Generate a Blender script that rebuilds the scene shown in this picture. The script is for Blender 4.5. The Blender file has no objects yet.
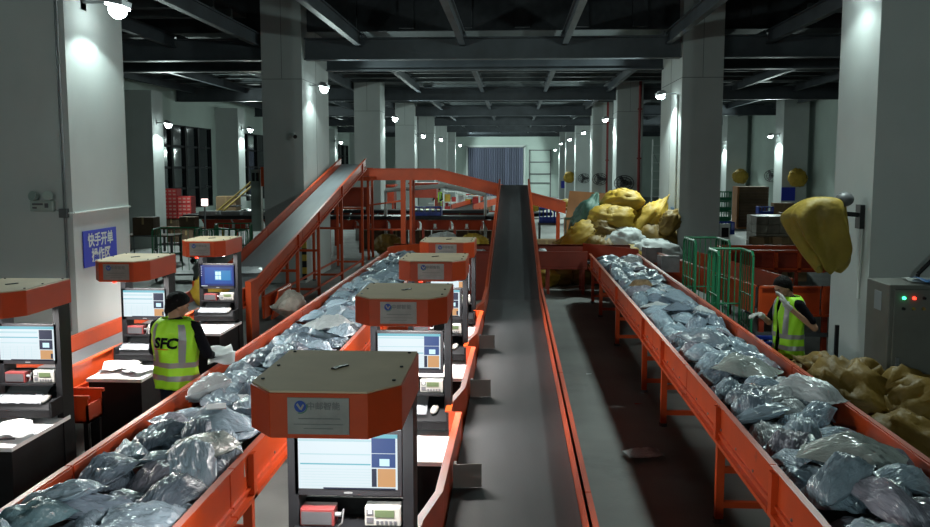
import bpy, math, random
from mathutils import Vector, Matrix, Euler, noise
R = math.radians
PI = math.pi
C = bpy.context.scene.collection
SC = bpy.context.scene
random.seed(7)

# ---------------------------------------------------------------- camera, world, exposure
cam_d = bpy.data.cameras.new('camera'); cam = bpy.data.objects.new('camera', cam_d); C.objects.link(cam)
cam.location = (0, 0, 2.75)
cam.rotation_euler = (R(90 - 6.1155), 0, R(3.0647))
cam_d.sensor_width = 36; cam_d.lens = 910 / 930 * 36; cam_d.clip_end = 300; cam_d.clip_start = .05
SC.camera = cam
w = bpy.data.worlds.new('night'); SC.world = w; w.use_nodes = True
w.node_tree.nodes['Background'].inputs[0].default_value = (.012, .016, .022, 1)
w.node_tree.nodes['Background'].inputs[1].default_value = 1.0
SC.view_settings.view_transform = 'Standard'; SC.view_settings.look = 'None'
SC.view_settings.gamma = 1; SC.view_settings.use_curve_mapping = False
SC.view_settings.exposure = 0.05
LAMP_W = 110.0
OMNI_W = 300.0        # wall flood lamps
HOOD_W = 36.0         # lamps under the terminal hoods
LAMP_COL = (.80, 1.0, .95)

# ---------------------------------------------------------------- materials
MATS = {}
def mat(name, col, rough=.5, metal=0, emit=0, noise_amt=0, noise_scale=6, bump=0, bump_scale=20, rnd=0, spec=.5, coat=0, detail=4, stretch=None, dirt=None):
    if name in MATS: return MATS[name]
    m = bpy.data.materials.new(name); m.use_nodes = True
    nt = m.node_tree; N = nt.nodes; L = nt.links; b = N['Principled BSDF']; b.inputs['Coat Roughness'].default_value = .12
    b.inputs['Base Color'].default_value = (*col, 1)
    b.inputs['Roughness'].default_value = rough; b.inputs['Metallic'].default_value = metal
    b.inputs['Specular IOR Level'].default_value = spec
    b.inputs['Coat Weight'].default_value = coat
    if emit:
        b.inputs['Emission Color'].default_value = (*col, 1); b.inputs['Emission Strength'].default_value = emit
    src = None
    if noise_amt or bump or dirt:
        tc = N.new('ShaderNodeTexCoord'); mp = N.new('ShaderNodeMapping'); L.new(tc.outputs['Object'], mp.inputs[0])
        if stretch: mp.inputs['Scale'].default_value = stretch
    if noise_amt:
        n = N.new('ShaderNodeTexNoise'); n.inputs['Scale'].default_value = noise_scale; n.inputs['Detail'].default_value = detail
        L.new(mp.outputs[0], n.inputs[0])
        mr = N.new('ShaderNodeMapRange'); L.new(n.outputs[0], mr.inputs[0])
        mr.inputs[1].default_value = .3; mr.inputs[2].default_value = .7
        mr.inputs[3].default_value = 1 - noise_amt; mr.inputs[4].default_value = 1 + noise_amt
        mx = N.new('ShaderNodeVectorMath'); mx.operation = 'SCALE'; mx.inputs[0].default_value = col
        L.new(mr.outputs[0], mx.inputs['Scale']); src = mx.outputs[0]
    if rnd:
        oi = N.new('ShaderNodeObjectInfo'); m2 = N.new('ShaderNodeMapRange'); L.new(oi.outputs['Random'], m2.inputs[0])
        m2.inputs[3].default_value = 1 - rnd; m2.inputs[4].default_value = 1 + rnd
        mx2 = N.new('ShaderNodeVectorMath'); mx2.operation = 'SCALE'
        if src: L.new(src, mx2.inputs[0])
        else: mx2.inputs[0].default_value = col
        L.new(m2.outputs[0], mx2.inputs['Scale']); src = mx2.outputs[0]
    if dirt:
        n = N.new('ShaderNodeTexNoise'); n.inputs['Scale'].default_value = dirt[1]; n.inputs['Detail'].default_value = 8
        n.inputs['Roughness'].default_value = .7
        L.new(mp.outputs[0], n.inputs[0])
        mr = N.new('ShaderNodeMapRange'); L.new(n.outputs[0], mr.inputs[0])
        mr.inputs[1].default_value = dirt[2]; mr.inputs[2].default_value = dirt[2] + .12
        mr.inputs[3].default_value = 0; mr.inputs[4].default_value = dirt[3]
        mm = N.new('ShaderNodeMix'); mm.data_type = 'RGBA'; L.new(mr.outputs[0], mm.inputs[0])
        if src: L.new(src, mm.inputs[6])
        else: mm.inputs[6].default_value = (*col, 1)
        mm.inputs[7].default_value = (*dirt[0], 1); src = mm.outputs[2]
    if src: L.new(src, b.inputs['Base Color'])
    if bump:
        n = N.new('ShaderNodeTexNoise'); n.inputs['Scale'].default_value = bump_scale; n.inputs['Detail'].default_value = 3
        L.new(mp.outputs[0], n.inputs[0])
        bp = N.new('ShaderNodeBump'); bp.inputs['Strength'].default_value = bump; bp.inputs['Distance'].default_value = .02
        L.new(n.outputs[0], bp.inputs['Height']); L.new(bp.outputs[0], b.inputs['Normal'])
    MATS[name] = m; return m

M_or = mat('orange paint', (.54, .060, .008), .42, noise_amt=.12, noise_scale=3, dirt=((.16, .03, .015), 5, .64, .6))
M_dor = mat('dull red orange paint', (.34, .036, .012), .5, noise_amt=.15, noise_scale=3)
M_hood = mat('hood orange paint', (.53, .056, .008), .38, noise_amt=.06)
M_hoodtop = mat('dusty beige hood top', (.60, .46, .31), .7, noise_amt=.08, noise_scale=4, dirt=((.38, .29, .2), 9, .64, .4))
M_blk = mat('black powder coat', (.008, .0085, .010), .5, noise_amt=.2, spec=.2)
M_plast = mat('black plastic', (.012, .012, .014), .4, spec=.25)
M_belt = mat('worn dark belt rubber', (.036, .038, .041), .55, noise_amt=.2, noise_scale=2.2, stretch=(3, .35, 1), bump=.05, bump_scale=60)
M_beltL = mat('grey belt rubber', (.17, .19, .205), .5, noise_amt=.12, noise_scale=2, stretch=(3, .35, 1))
M_steel = mat('dull steel', (.26, .27, .28), .4, .7, noise_amt=.15, noise_scale=8)
M_dsteel = mat('painted grey sheet', (.11, .11, .115), .5, .2)
M_beam = mat('grey primed steel beam', (.058, .068, .08), .5, noise_amt=.25, noise_scale=2)
M_ceil = mat('dark ceiling deck', (.035, .038, .043), .9, noise_amt=.2)
M_deck = mat('steel floor deck', (.10, .115, .12), .6, noise_amt=.15)
M_col = mat('painted concrete column', (.46, .49, .48), .75, noise_amt=.05, noise_scale=1.5, bump=.05, bump_scale=8, dirt=((.36, .37, .35), 1.6, .62, .35))
M_joint = mat('grey joint line', (.16, .17, .17), .8)
M_wall = mat('pale green white wall', (.46, .54, .50), .8, noise_amt=.06, noise_scale=.8)
M_floor = mat('grey concrete floor', (.24, .245, .235), .55, noise_amt=.22, noise_scale=.9, detail=8, bump=.08, bump_scale=35, dirt=((.11, .11, .105), .7, .56, .5))
M_glass = mat('dark night glass', (.010, .014, .018), .08, spec=.8)
M_mull = mat('dark window mullion', (.012, .014, .016), .6, spec=.2)
M_wht = mat('white paint', (.62, .66, .64), .5)
M_white = mat('white paper', (.82, .84, .86), .7, bump=.1, bump_scale=9)
M_table = mat('white melamine table', (.80, .82, .84), .45)
M_grn = mat('green steel tube', (.015, .20, .085), .4)
M_blue = mat('blue plastic', (.012, .045, .36), .4)
M_signblue = mat('blue sign face', (.01, .025, .42), .5)
M_plate = mat('brushed name plate', (.33, .31, .30), .35, .6, noise_amt=.12, noise_scale=10)
M_navy = mat('navy logo blue', (.02, .06, .32), .5)
M_lgrn = mat('green logo swoosh', (.05, .20, .14), .5)
M_ink = mat('dark lettering', (.07, .07, .08), .6); M_ink2 = mat('faded plate print', (.17, .165, .17), .5)
PK = dict(bump=1.0, bump_scale=5, stretch=(1, 2.6, 1), noise_amt=.05, noise_scale=2, coat=.35, spec=.6)
M_bag = mat('grey blue mailer plastic', (.32, .41, .49), .24, rnd=.25, **PK)
M_bagd = mat('slate mailer plastic', (.17, .215, .27), .22, rnd=.3, **PK)
M_bagp = mat('mauve grey mailer plastic', (.27, .265, .32), .24, rnd=.2, **PK)
M_bagw = mat('white mailer plastic', (.52, .55, .57), .28, rnd=.08, **PK)
M_bagt = mat('cloudy clear plastic over beige', (.40, .44, .42), .18, **{**PK, 'noise_amt': .14, 'noise_scale': 4})
M_lab = mat('shipping label paper', (.50, .50, .53), .5)
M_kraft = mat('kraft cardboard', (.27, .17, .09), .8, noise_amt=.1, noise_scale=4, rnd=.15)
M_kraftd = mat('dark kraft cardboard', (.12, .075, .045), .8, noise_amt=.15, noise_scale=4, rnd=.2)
M_wrap = mat('film wrapped cartons', (.25, .21, .165), .4, noise_amt=.25, noise_scale=7, rnd=.15)
M_redc = mat('red printed carton', (.36, .02, .02), .7)
M_board = mat('orange brown board', (.42, .17, .06), .6, noise_amt=.15, noise_scale=3, stretch=(1, 1, .3))
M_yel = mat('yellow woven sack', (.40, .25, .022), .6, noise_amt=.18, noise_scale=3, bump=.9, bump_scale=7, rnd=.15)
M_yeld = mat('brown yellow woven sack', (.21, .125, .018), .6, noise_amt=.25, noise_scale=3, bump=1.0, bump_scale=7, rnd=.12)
M_sackw = mat('white woven sack', (.52, .55, .54), .6, noise_amt=.08, bump=.5, bump_scale=9)
M_sackg = mat('green woven sack', (.05, .12, .09), .6, noise_amt=.2, bump=.5, bump_scale=9)
M_tape = mat('brown packing tape', (.35, .24, .11), .35)
M_cab = mat('grey brown cabinet paint', (.12, .12, .105), .45, noise_amt=.08)
M_skin = mat('skin', (.40, .22, .14), .55, spec=.3)
M_hair = mat('black hair', (.006, .005, .005), .7, bump=.6, bump_scale=60, spec=.15)
M_shirt = mat('black cloth', (.006, .006, .009), .9, spec=.1, bump=.3, bump_scale=25)
M_trous = mat('dark navy trousers', (.008, .011, .022), .9, spec=.1, bump=.3, bump_scale=20)
M_vest = mat('lime safety vest', (.36, .78, .02), .6, bump=.35, bump_scale=14)
M_refl = mat('grey reflective tape', (.30, .31, .32), .35, .3)
M_glove = mat('grey cotton glove', (.45, .44, .42), .9)
M_red = mat('red paint', (.45, .03, .02), .5)
M_redpipe = mat('fire pipe red', (.20, .012, .012), .5)
M_curt = mat('slate blue curtain', (.12, .13, .19), .8, rnd=.3)
M_yrail = mat('yellow rail', (.45, .30, .03), .5)
M_lamp = mat('lamp lens', (.85, 1, .98), .5, emit=16)
M_dimlamp = mat('small lamp lens', (.9, 1, .95), .5, emit=7)
M_ledg = mat('green pilot light', (.05, 1, .35), .4, emit=4)
M_ledr = mat('red pilot light', (1, .04, .02), .4, emit=4)
M_keys = mat('grey keys', (.10, .10, .11), .5)
M_lcd = mat('grey green display', (.06, .085, .04), .3)
M_case = mat('off white instrument case', (.27, .265, .25), .5)
M_film = mat('clear dust film', (.45, .48, .52), .12, bump=.8, bump_scale=9); M_film.node_tree.nodes['Principled BSDF'].inputs['Alpha'].default_value = .35
M_exit = mat('grey green housing', (.30, .36, .33), .5)
def smat(n, c, e=1.0):
    m = mat(n, c, .25, emit=e * .78); b = m.node_tree.nodes['Principled BSDF']; b.inputs['Base Color'].default_value = (.006, .006, .008, 1); b.inputs['Specular IOR Level'].default_value = .08; return m
S_w = smat('screen white', (.80, .93, .97), 1.15); S_c = smat('screen cyan', (.20, .62, .72), 1.0)
S_lc = smat('screen pale cyan', (.58, .84, .88), 1.1); S_b = smat('screen slate blue', (.035, .10, .32), .9)
S_db = smat('screen dark', (.02, .035, .08), .7); S_y = smat('screen orange photo', (.80, .42, .16), 1.0)
S_t = smat('screen glow blue', (.02, .28, .62), 1.0); S_blue = smat('screen desktop blue', (.005, .035, .25), .9)
S_pane = smat('screen window white', (.6, .9, 1.0), 1.4); S_mid = smat('screen mid blue', (.005, .09, .42), 1.0)

# ---------------------------------------------------------------- mesh building
class MB:
    def __init__(s): s.v = []; s.f = []; s.mi = []; s.m = 0
    def add(s, vs, fs):
        o = len(s.v); s.v += [tuple(v) for v in vs]; s.f += [tuple(i + o for i in f) for f in fs]; s.mi += [s.m] * len(fs); return s
    def box(s, c, d, rot=None):
        x, y, z = d[0] / 2, d[1] / 2, d[2] / 2
        vs = [Vector(p) for p in ((-x, -y, -z), (x, -y, -z), (x, y, -z), (-x, y, -z), (-x, -y, z), (x, -y, z), (x, y, z), (-x, y, z))]
        if rot is not None:
            rm = rot if isinstance(rot, Matrix) else Euler(rot).to_matrix()
            vs = [rm @ v for v in vs]
        c = Vector(c); vs = [v + c for v in vs]
        return s.add(vs, [(0, 3, 2, 1), (4, 5, 6, 7), (0, 1, 5, 4), (1, 2, 6, 5), (2, 3, 7, 6), (3, 0, 4, 7)])
    def b(s, x0, x1, y0, y1, z0, z1):
        return s.box(((x0 + x1) / 2, (y0 + y1) / 2, (z0 + z1) / 2), (x1 - x0, y1 - y0, z1 - z0))
    def frame(s, p, q, up=(0, 0, 1)):
        p = Vector(p); q = Vector(q); d = (q - p); l = d.length; d.normalize(); up = Vector(up)
        if abs(d.dot(up)) > .98: up = Vector((0, 1, 0))
        sx = d.cross(up).normalized(); uz = sx.cross(d).normalized()
        return p, q, l, d, sx, uz
    def bar(s, p, q, w, h, up=(0, 0, 1)):
        p, q, l, d, sx, uz = s.frame(p, q, up)
        vs = []
        for e in (p, q):
            for a, b_ in ((-1, -1), (1, -1), (1, 1), (-1, 1)): vs.append(e + sx * a * w / 2 + uz * b_ * h / 2)
        return s.add(vs, [(3, 2, 1, 0), (4, 5, 6, 7), (0, 1, 5, 4), (1, 2, 6, 5), (2, 3, 7, 6), (3, 0, 4, 7)])
    def ibeam(s, p, q, w, h, t=.03):
        p, q, l, d, sx, uz = s.frame(p, q)
        s.bar(p + uz * (h / 2 - t / 2), q + uz * (h / 2 - t / 2), w, t); s.bar(p - uz * (h / 2 - t / 2), q - uz * (h / 2 - t / 2), w, t)
        return s.bar(p, q, t, h - 2 * t)
    def cyl(s, p, q, r, n=10, r2=None, caps=True):
        if r2 is None: r2 = r
        p, q, l, d, sx, uz = s.frame(p, q)
        vs = []
        for e, rr in ((p, r), (q, r2)):
            for i in range(n):
                a = 2 * PI * i / n; vs.append(e + sx * math.cos(a) * rr + uz * math.sin(a) * rr)
        fs = [(i, (i + 1) % n, n + (i + 1) % n, n + i) for i in range(n)]
        if caps: fs += [tuple(range(n - 1, -1, -1)), tuple(range(n, 2 * n))]
        return s.add(vs, fs)
    def tube(s, pts, r, n=6):
        for a, b_ in zip(pts[:-1], pts[1:]): s.cyl(a, b_, r, n)
        return s
    def ell(s, c, r, n=14, m=9, rot=None):
        vs = []; c = Vector(c); rm = Euler(rot).to_matrix() if rot else None
        for j in range(m + 1):
            ph = PI * j / m
            for i in range(n):
                th = 2 * PI * i / n
                v = Vector((r[0] * math.sin(ph) * math.cos(th), r[1] * math.sin(ph) * math.sin(th), r[2] * math.cos(ph)))
                if rm: v = rm @ v
                vs.append(v + c)
        fs = []
        for j in range(m):
            for i in range(n):
                a = j * n + i; b_ = j * n + (i + 1) % n
                fs.append((a, a + n, b_ + n, b_))
        return s.add(vs, fs)
    def prism(s, poly, z0, z1):
        n = len(poly); vs = [(x, y, z0) for x, y in poly] + [(x, y, z1) for x, y in poly]
        return s.add(vs, [tuple(range(n - 1, -1, -1)), tuple(range(n, 2 * n))] + [(i, (i + 1) % n, n + (i + 1) % n, n + i) for i in range(n)])
    def cap(s, p, q, r, r2, n=12):          # tapered capsule
        s.cyl(p, q, r, n, r2); s.ell(p, (r, r, r), n, 7); return s.ell(q, (r2, r2, r2), n, 7)
    def mesh(s, name, mats, smooth=False):
        me = bpy.data.meshes.new(name); me.from_pydata(s.v, [], s.f)
        for m in (mats if isinstance(mats, (list, tuple)) else [mats]): me.materials.append(m)
        me.polygons.foreach_set('material_index', s.mi)
        if smooth: me.polygons.foreach_set('use_smooth', [True] * len(me.polygons))
        me.update(); return me

def link(name, me, parent=None, loc=(0, 0, 0), rot=(0, 0, 0), scale=(1, 1, 1)):
    o = bpy.data.objects.new(name, me); C.objects.link(o); o.parent = parent; o.location = loc; o.rotation_euler = rot; o.scale = scale; return o
def part(name, mb, m, parent, smooth=False, label=None, bevel=0):
    o = link(name, mb.mesh(name, m, smooth), parent)
    if label: o['label'] = label
    if bevel:
        b = o.modifiers.new('b', 'BEVEL'); b.width = bevel; b.segments = 2; b.limit_method = 'ANGLE'
    return o
def tag(o, label, cat, group=None, kind=None):
    o['label'] = label; o['category'] = cat
    if group: o['group'] = group
    if kind: o['kind'] = kind
    return o
def thing(name, label, cat, loc=(0, 0, 0), rz=0, group=None):
    return tag(link(name, None, None, loc, (0, 0, rz)), label, cat, group)
def solo(name, mb, m, label, cat, loc=(0, 0, 0), rz=0, group=None, smooth=False, bevel=0):
    o = part(name, mb, m, None, smooth, None, bevel); o.location = loc; o.rotation_euler = (0, 0, rz); return tag(o, label, cat, group)
def struct(name, mb, m, parent=None, loc=(0, 0, 0)):
    o = part(name, mb, m, parent); o.location = loc
    if parent is None: o['kind'] = 'structure'
    return o
def dup(o, parent=None, loc=None, rz=None, label=None, group=None):
    c = o.copy(); C.objects.link(c); c.parent = parent
    if loc is not None: c.location = loc
    if rz is not None: c.rotation_euler = (0, 0, rz)
    if label: c['label'] = label
    if group: c['group'] = group
    for ch in list(o.children): dup(ch, c)
    return c
def text_mb(txt, size, extrude=0, bold=0):
    cu = bpy.data.curves.new('t', 'FONT'); cu.body = txt; cu.size = size; cu.align_x = 'CENTER'; cu.align_y = 'CENTER'; cu.extrude = extrude
    cu.offset = bold; cu.resolution_u = 3
    o = bpy.data.objects.new('t', cu); C.objects.link(o)
    dg = bpy.context.evaluated_depsgraph_get(); me = bpy.data.meshes.new_from_object(o.evaluated_get(dg))
    mb = MB(); mb.add([v.co.copy() for v in me.vertices], [tuple(p.vertices) for p in me.polygons])
    bpy.data.objects.remove(o); bpy.data.curves.remove(cu); bpy.data.meshes.remove(me)
    return mb
def xform(mb, M4):
    mb.v = [tuple(M4 @ Vector(v)) for v in mb.v]; return mb
def remesh(name, mb, m, parent, voxel=.01, smooth_it=6):
    o = part(name, mb, m, parent, True)
    r = o.modifiers.new('r', 'REMESH'); r.mode = 'VOXEL'; r.voxel_size = voxel; r.use_smooth_shade = True
    if smooth_it:
        s_ = o.modifiers.new('s', 'SMOOTH'); s_.iterations = smooth_it; s_.factor = .5
    dg = bpy.context.evaluated_depsgraph_get(); me = bpy.data.meshes.new_from_object(o.evaluated_get(dg))
    old = o.data; o.modifiers.clear(); o.data = me; bpy.data.meshes.remove(old)
    if not me.materials: me.materials.append(m)
    return o

# ================================================================ THE SETTING
YB, YE, XL, XR = -12.0, 82.0, -13.0, 13.4
fl = MB(); fl.b(XL - .3, XR + .3, YB, YE + .3, -.2, 0); floor = struct('floor', fl, M_floor)
wm = MB(); wm.b(XL, XR, YE, YE + .3, 0, 9); struct('wall_far', wm, M_wall)
wm = MB(); wm.b(XL, XR, YB - .3, YB, 0, 9); struct('wall_back', wm, M_wall)
wm = MB(); wm.b(XR, XR + .3, YB, YE, 0, 9)
wall_right = struct('wall_right', wm, M_wall)
# left wall with window openings between the pilasters
PIL = [8, 19, 29.92, 39.4, 50, 61, 72]
wm = MB(); wm.b(XL - .3, XL, YB, YE, 0, 1.05); wm.b(XL - .3, XL, YB, YE, 4.33, 9)
for y in PIL: wm.b(XL - .3, XL, y - .55, y + 1.5, 1.05, 4.33)
wm.b(XL - .3, XL, YB, 8, 1.05, 4.33)
wall_left = struct('wall_left', wm, M_wall)
for k, y in enumerate(PIL):
    m_ = MB(); m_.b(XL, -12, y, y + .95, 0, 5.25); struct('column', m_, M_col)
    m_.v = []
for k in range(len(PIL)):
    a = PIL[k] + 1.5; b_ = (PIL[k + 1] - .55) if k < len(PIL) - 1 else YE
    if a < 18: continue
    wr = link('window_%d' % (k), None, None, (XL - .1, a, 1.05)); wr['kind'] = 'structure'
    fr = MB(); L_ = b_ - a; Hh = 3.28; nc = 5; nr = 4
    for i in range(nc + 1): fr.b(-.09, .09, i * L_ / nc - .12 * (i in range(1, nc)) - .05, i * L_ / nc + .05, 0, Hh)
    for j in range(nr + 1): fr.b(-.05, .06, 0, L_, j * Hh / nr - .035, j * Hh / nr + .035)
    part('window_frame', fr, M_mull, wr)
    p0 = None
    for i in range(nc):
        for j in range(nr):
            if p0 is None:
                g = MB(); g.b(-.02, 0, .06, L_ / nc - .16, .045, Hh / nr - .045); p0 = part('pane', g, M_glass, wr)
            else: p0_ = dup(p0, wr, (0, i * L_ / nc, j * Hh / nr))

# columns: (x_side face, outward sign, y0, depth, width)
COLS = [(-4.9, -1, 9.88, 1.48, 1.5), (-4.9, -1, 21.1, 3.0, .94), (-4.9, -1, 33.4, 1.3, .95), (-4.9, -1, 45.0, 1.3, .95), (-4.9, -1, 56.0, 1.3, .95),
        (-4.9, -1, 66.5, 1.3, .95), (-4.9, -1, 76.0, 1.3, .95), (3.8, 1, 9.89, 1.16, 1.25), (3.8, 1, 21.2, 2.95, .92), (3.8, 1, 34.3, 1.3, .95),
        (3.8, 1, 44.8, 1.3, .95), (3.8, 1, 56.8, 1.3, .95), (3.8, 1, 67.5, 1.3, .95), (3.8, 1, 77, 1.3, .95),
        (-4.9, -1, -9, 1.3, 1.2), (3.8, 1, -9, 1.3, 1.2),
        (12, 1, 41.7, 1.3, 1.1), (12, 1, 52.5, 1.3, 1.1), (12, 1, 30, 1.3, 1.1), (12, 1, 64, 1.3, 1.1)]
for x, sg, y, dp, wd in COLS:
    m_ = MB(); xa, xb = (x - wd, x) if sg < 0 else (x, x + wd)
    m_.b(xa, xb, y, y + dp, 0, 9.0 if y < 30 else 6.0)
    col = struct('column', m_, M_col)
    if abs(x) < 6 and y > 15:       # formwork joints: a horizontal recess line and a vertical board seam
        j = MB(); j.b(xa - .004, xb + .004, y - .004, y + dp + .004, 4.74, 4.755); j.b((xa + xb) / 2 - .006, (xa + xb) / 2 + .006, y - .004, y, 4.76, 8)
        if dp > 2: j.b(x - .004, x + .004, y + dp / 2 - .01, y + dp / 2 + .01, 0, 8)
        part('column_joint', j, M_joint, col)

# ---- steel structure under the upper floor
def ib(p, q, w_, h_, name='ceiling_beam', t=.03):
    m_ = MB(); m_.ibeam(p, q, w_, h_, t); return struct(name, m_, M_beam)
MAIN = [21.5, 24.0, 34.9, 45.6, 56.5, 67, 77.5]
for y in MAIN: ib((XL, y, 5.46), (XR, y, 5.46), .3, .5)
ib((XL, 10.6, 6.3), (-4.95, 10.6, 6.3), .3, .6); ib((4.9, 10.6, 6.3), (XR, 10.6, 6.3), .3, .6)
for x in (-12.3, -10.3, -8, -5.95, -3.6, -1.2, 1.15, 3.5, 5.75, 8.1, 10.4, 12.6):
    ib((x, YB, 5.66), (x, 21.4, 5.66), .13, .30)
    ib((x, 24.2, 5.68), (x, YE, 5.68), .13, .32)
    ib((x, 21.65, 5.68), (x, 23.9, 5.68), .13, .32)
# lipped purlins across the bays beyond the joint, one object per bay
for a, b_ in zip(MAIN[1:], MAIN[2:] + [YE]):
    n = 7
    for k in range(1, n):
        y = a + (b_ - a) * k / n
        m_ = MB(); m_.b(XL, XR, y - .05, y + .05, 5.78, 5.96); m_.b(XL, XR, y - .11, y + .11, 5.775, 5.79); struct('ceiling_purlin', m_, M_deck)
for x0, x1 in ((XL, -6.1), (6.1, XR)):
    for k in range(7):
        y = 12.6 + k * 1.2
        m_ = MB(); m_.b(x0, x1, y - .05, y + .05, 5.95, 6.12); m_.b(x0, x1, y - .11, y + .11, 5.94, 5.955); struct('ceiling_purlin', m_, M_deck)
c_ = MB(); c_.b(XL, XR, 21.75, YE, 6.0, 6.1); struct('ceiling', c_, M_deck)
c_ = MB(); c_.b(XL, XR, YB, 21.75, 9.0, 9.15); struct('ceiling', c_, M_ceil)
c_ = MB(); c_.b(XL, XR, 21.7, 21.8, 5.9, 9.0); struct('wall_upper', c_, M_ceil)
c_ = MB(); c_.b(XL, -6.2, YB, 21.2, 6.15, 6.25); c_.b(6.2, XR, YB, 21.2, 6.15, 6.25); struct('ceiling_side', c_, M_ceil)
rod = MB()
for x in [-5.6 + .8 * i for i in range(15)]:
    for y in (14.2, 16.6, 19): rod.cyl((x, y, 6.6), (x, y, 9), .012, 5)
for z in (6.75, 7.15, 7.6, 8.1):
    for y in (14.2, 16.6, 19): rod.cyl((-6, y, z), (6, y, z), .014, 5)
rods = struct('ceiling_hanger_rods', rod, M_mull); 
for k in range(9):
    m_ = MB(); x = -5.4 + k * 1.35; m_.b(x, x + .35, 21.55, 21.68, 5.95, 8.9); struct('ceiling_stud', m_, M_ceil)
# end of the hall: door opening with curtain, shutter on the right
cur = thing('curtain', 'slate blue pleated curtain hanging across the far hall doorway', 'curtain', (-4.1, YE - .25, 0))
c0 = None
for k in range(24):
    if c0 is None:
        m_ = MB(); m_.prism([(0, 0), (.05, -.1), (.11, -.13), (.17, -.08), (.205, 0), (.1, -.03)], 0, 4.35); c0 = part('curtain_fold', m_, M_curt, cur)
    else: dup(c0, cur, (k * .205, 0, 0))
m_ = MB(); m_.cyl((-.1, -.06, 4.38), (5.0, -.06, 4.38), .04, 8); part('curtain_rail', m_, M_steel, cur)
m_ = MB()
for x in (1.35, 3.2): m_.b(x, x + .1, YE - .12, YE - .02, 0, 4.2)
for z in (1.2, 2.0, 3.05, 4.1): m_.b(1.35, 3.3, YE - .12, YE - .02, z, z + .09)
struct('door_far_frame', m_, M_dsteel)
m_ = MB(); m_.b(-4.3, -4.15, YE - .2, YE, 0, 4.55); m_.b(.85, 1.0, YE - .2, YE, 0, 4.55); m_.b(-4.3, 1.0, YE - .2, YE, 4.45, 4.6); struct('trim_1', m_, M_wht)

# ================================================================ FLOOD LAMPS
def flood(x, y, z, sg, label, on=True, power=1.0, aim=None, spot=True):
    """lamp on an arm out of a column face; sg = direction the arm points in x"""
    t = thing('flood_lamp', label, 'lamp', (x, y, z), 0, 'flood lamps on the columns')
    m_ = MB(); m_.bar((-sg * .42, 0, .05), (-sg * .02, 0, .05), .04, .03); m_.b(-.03 - sg * .43, .03 - sg * .43, -.07, .07, -.04, .14); part('bracket', m_, M_steel, t)
    h = MB(); h.box((0, 0, .05), (.22, .28, .07), (0, sg * R(12), 0)); h.box((0, 0, .1), (.14, .24, .04), (0, sg * R(12), 0)); part('housing', h, M_steel, t, bevel=.01)
    l_ = MB(); l_.box((0, 0, 0), (.19, .25, .03), (0, sg * R(12), 0)); l_.ell((0, 0, -.04), (.10, .13, .10 if sg > 0 else .05), 12, 8)
    part('lens', l_, M_lamp if on else M_steel, t)
    if on and spot:
        ld = bpy.data.lights.new('flood', 'SPOT'); ld.energy = LAMP_W * power * (2.4 if (sg < 0 and y > 15) or abs(x) > 8 else .3 if sg < 0 else 1); ld.color = LAMP_COL; ld.spot_size = R(134); ld.spot_blend = .25; ld.shadow_soft_size = .1
        lo = bpy.data.objects.new('flood_light', ld); C.objects.link(lo); lo.parent = t; lo.location = (0, 0, -.12)
        ld = bpy.data.lights.new('flood throw', 'SPOT'); ld.energy = OMNI_W * power * (1.5 if y > 28 else 1); ld.color = LAMP_COL; ld.shadow_soft_size = .12; ld.spot_size = R(174); ld.spot_blend = .2
        lo = bpy.data.objects.new('flood_throw', ld); C.objects.link(lo); lo.parent = t; lo.location = (0, 0, -.18); lo.rotation_euler = aim or (0, sg * R(-72), 0)
    return t
flood(-4.5, 10.35, 4.55, 1, 'big bright flood lamp at the top of the near left column')
flood(3.42, 10.3, 4.75, -1, 'flood lamp at top of near right column beside the frame edge')
flood(-4.55, 21.9, 4.62, 1, 'bright flood lamp on the second left column above the incline belt')
flood(3.45, 22.0, 4.40, -1, 'flood lamp on the right column behind the green cages')
flood(-4.5, 34.6, 4.55, 1, 'flood lamp on the third left column')
flood(-4.5, 45.4, 4.25, 1, 'flood lamp on the fourth left column')
flood(-4.5, 56.4, 4.4, 1, 'flood lamp on the fifth left column')
flood(3.45, 35.2, 4.5, -1, 'flood lamp on the third right column beside the red pipe')
flood(3.45, 46, 4.4, -1, 'flood lamp on the fourth right column')
flood(3.45, 57.5, 4.4, -1, 'flood lamp on the fifth right column')
flood(3.45, 68, 4.4, -1, 'flood lamp on the sixth right column')
flood(-11.6, 30.3, 4.15, 1, 'flood lamp on the left wall pilaster before the window')
flood(-11.6, 39.9, 4.35, 1, 'flood lamp on the pilaster between the left windows')
flood(11.6, 42.3, 4.1, -1, 'flood lamp on the pier behind the wrapped cartons')
flood(11.6, 53.0, 4.0, -1, 'flood lamp on the far pier behind the dark stack')
flood(-11.6, 61, 4.35, 1, 'flood lamp low in the gap left of the incline top')
flood(3.45, 77.6, 4.1, -1, 'farthest flood lamp on the last right column before the end wall')
flood(-4.5, 76.6, 4.5, 1, 'farthest flood lamp on the last left column before the curtain', power=2.0)
# unseen lamps added behind the camera as fill for the column fronts
flood(-4.5, -8.3, 4.6, 1, 'added fill flood lamp on the left column behind the viewer', power=3.0, aim=(R(82), 0, 0))
flood(3.4, -8.3, 4.6, -1, 'added fill flood lamp on the right column behind the viewer', power=2.3, aim=(R(82), 0, 0))


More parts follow.
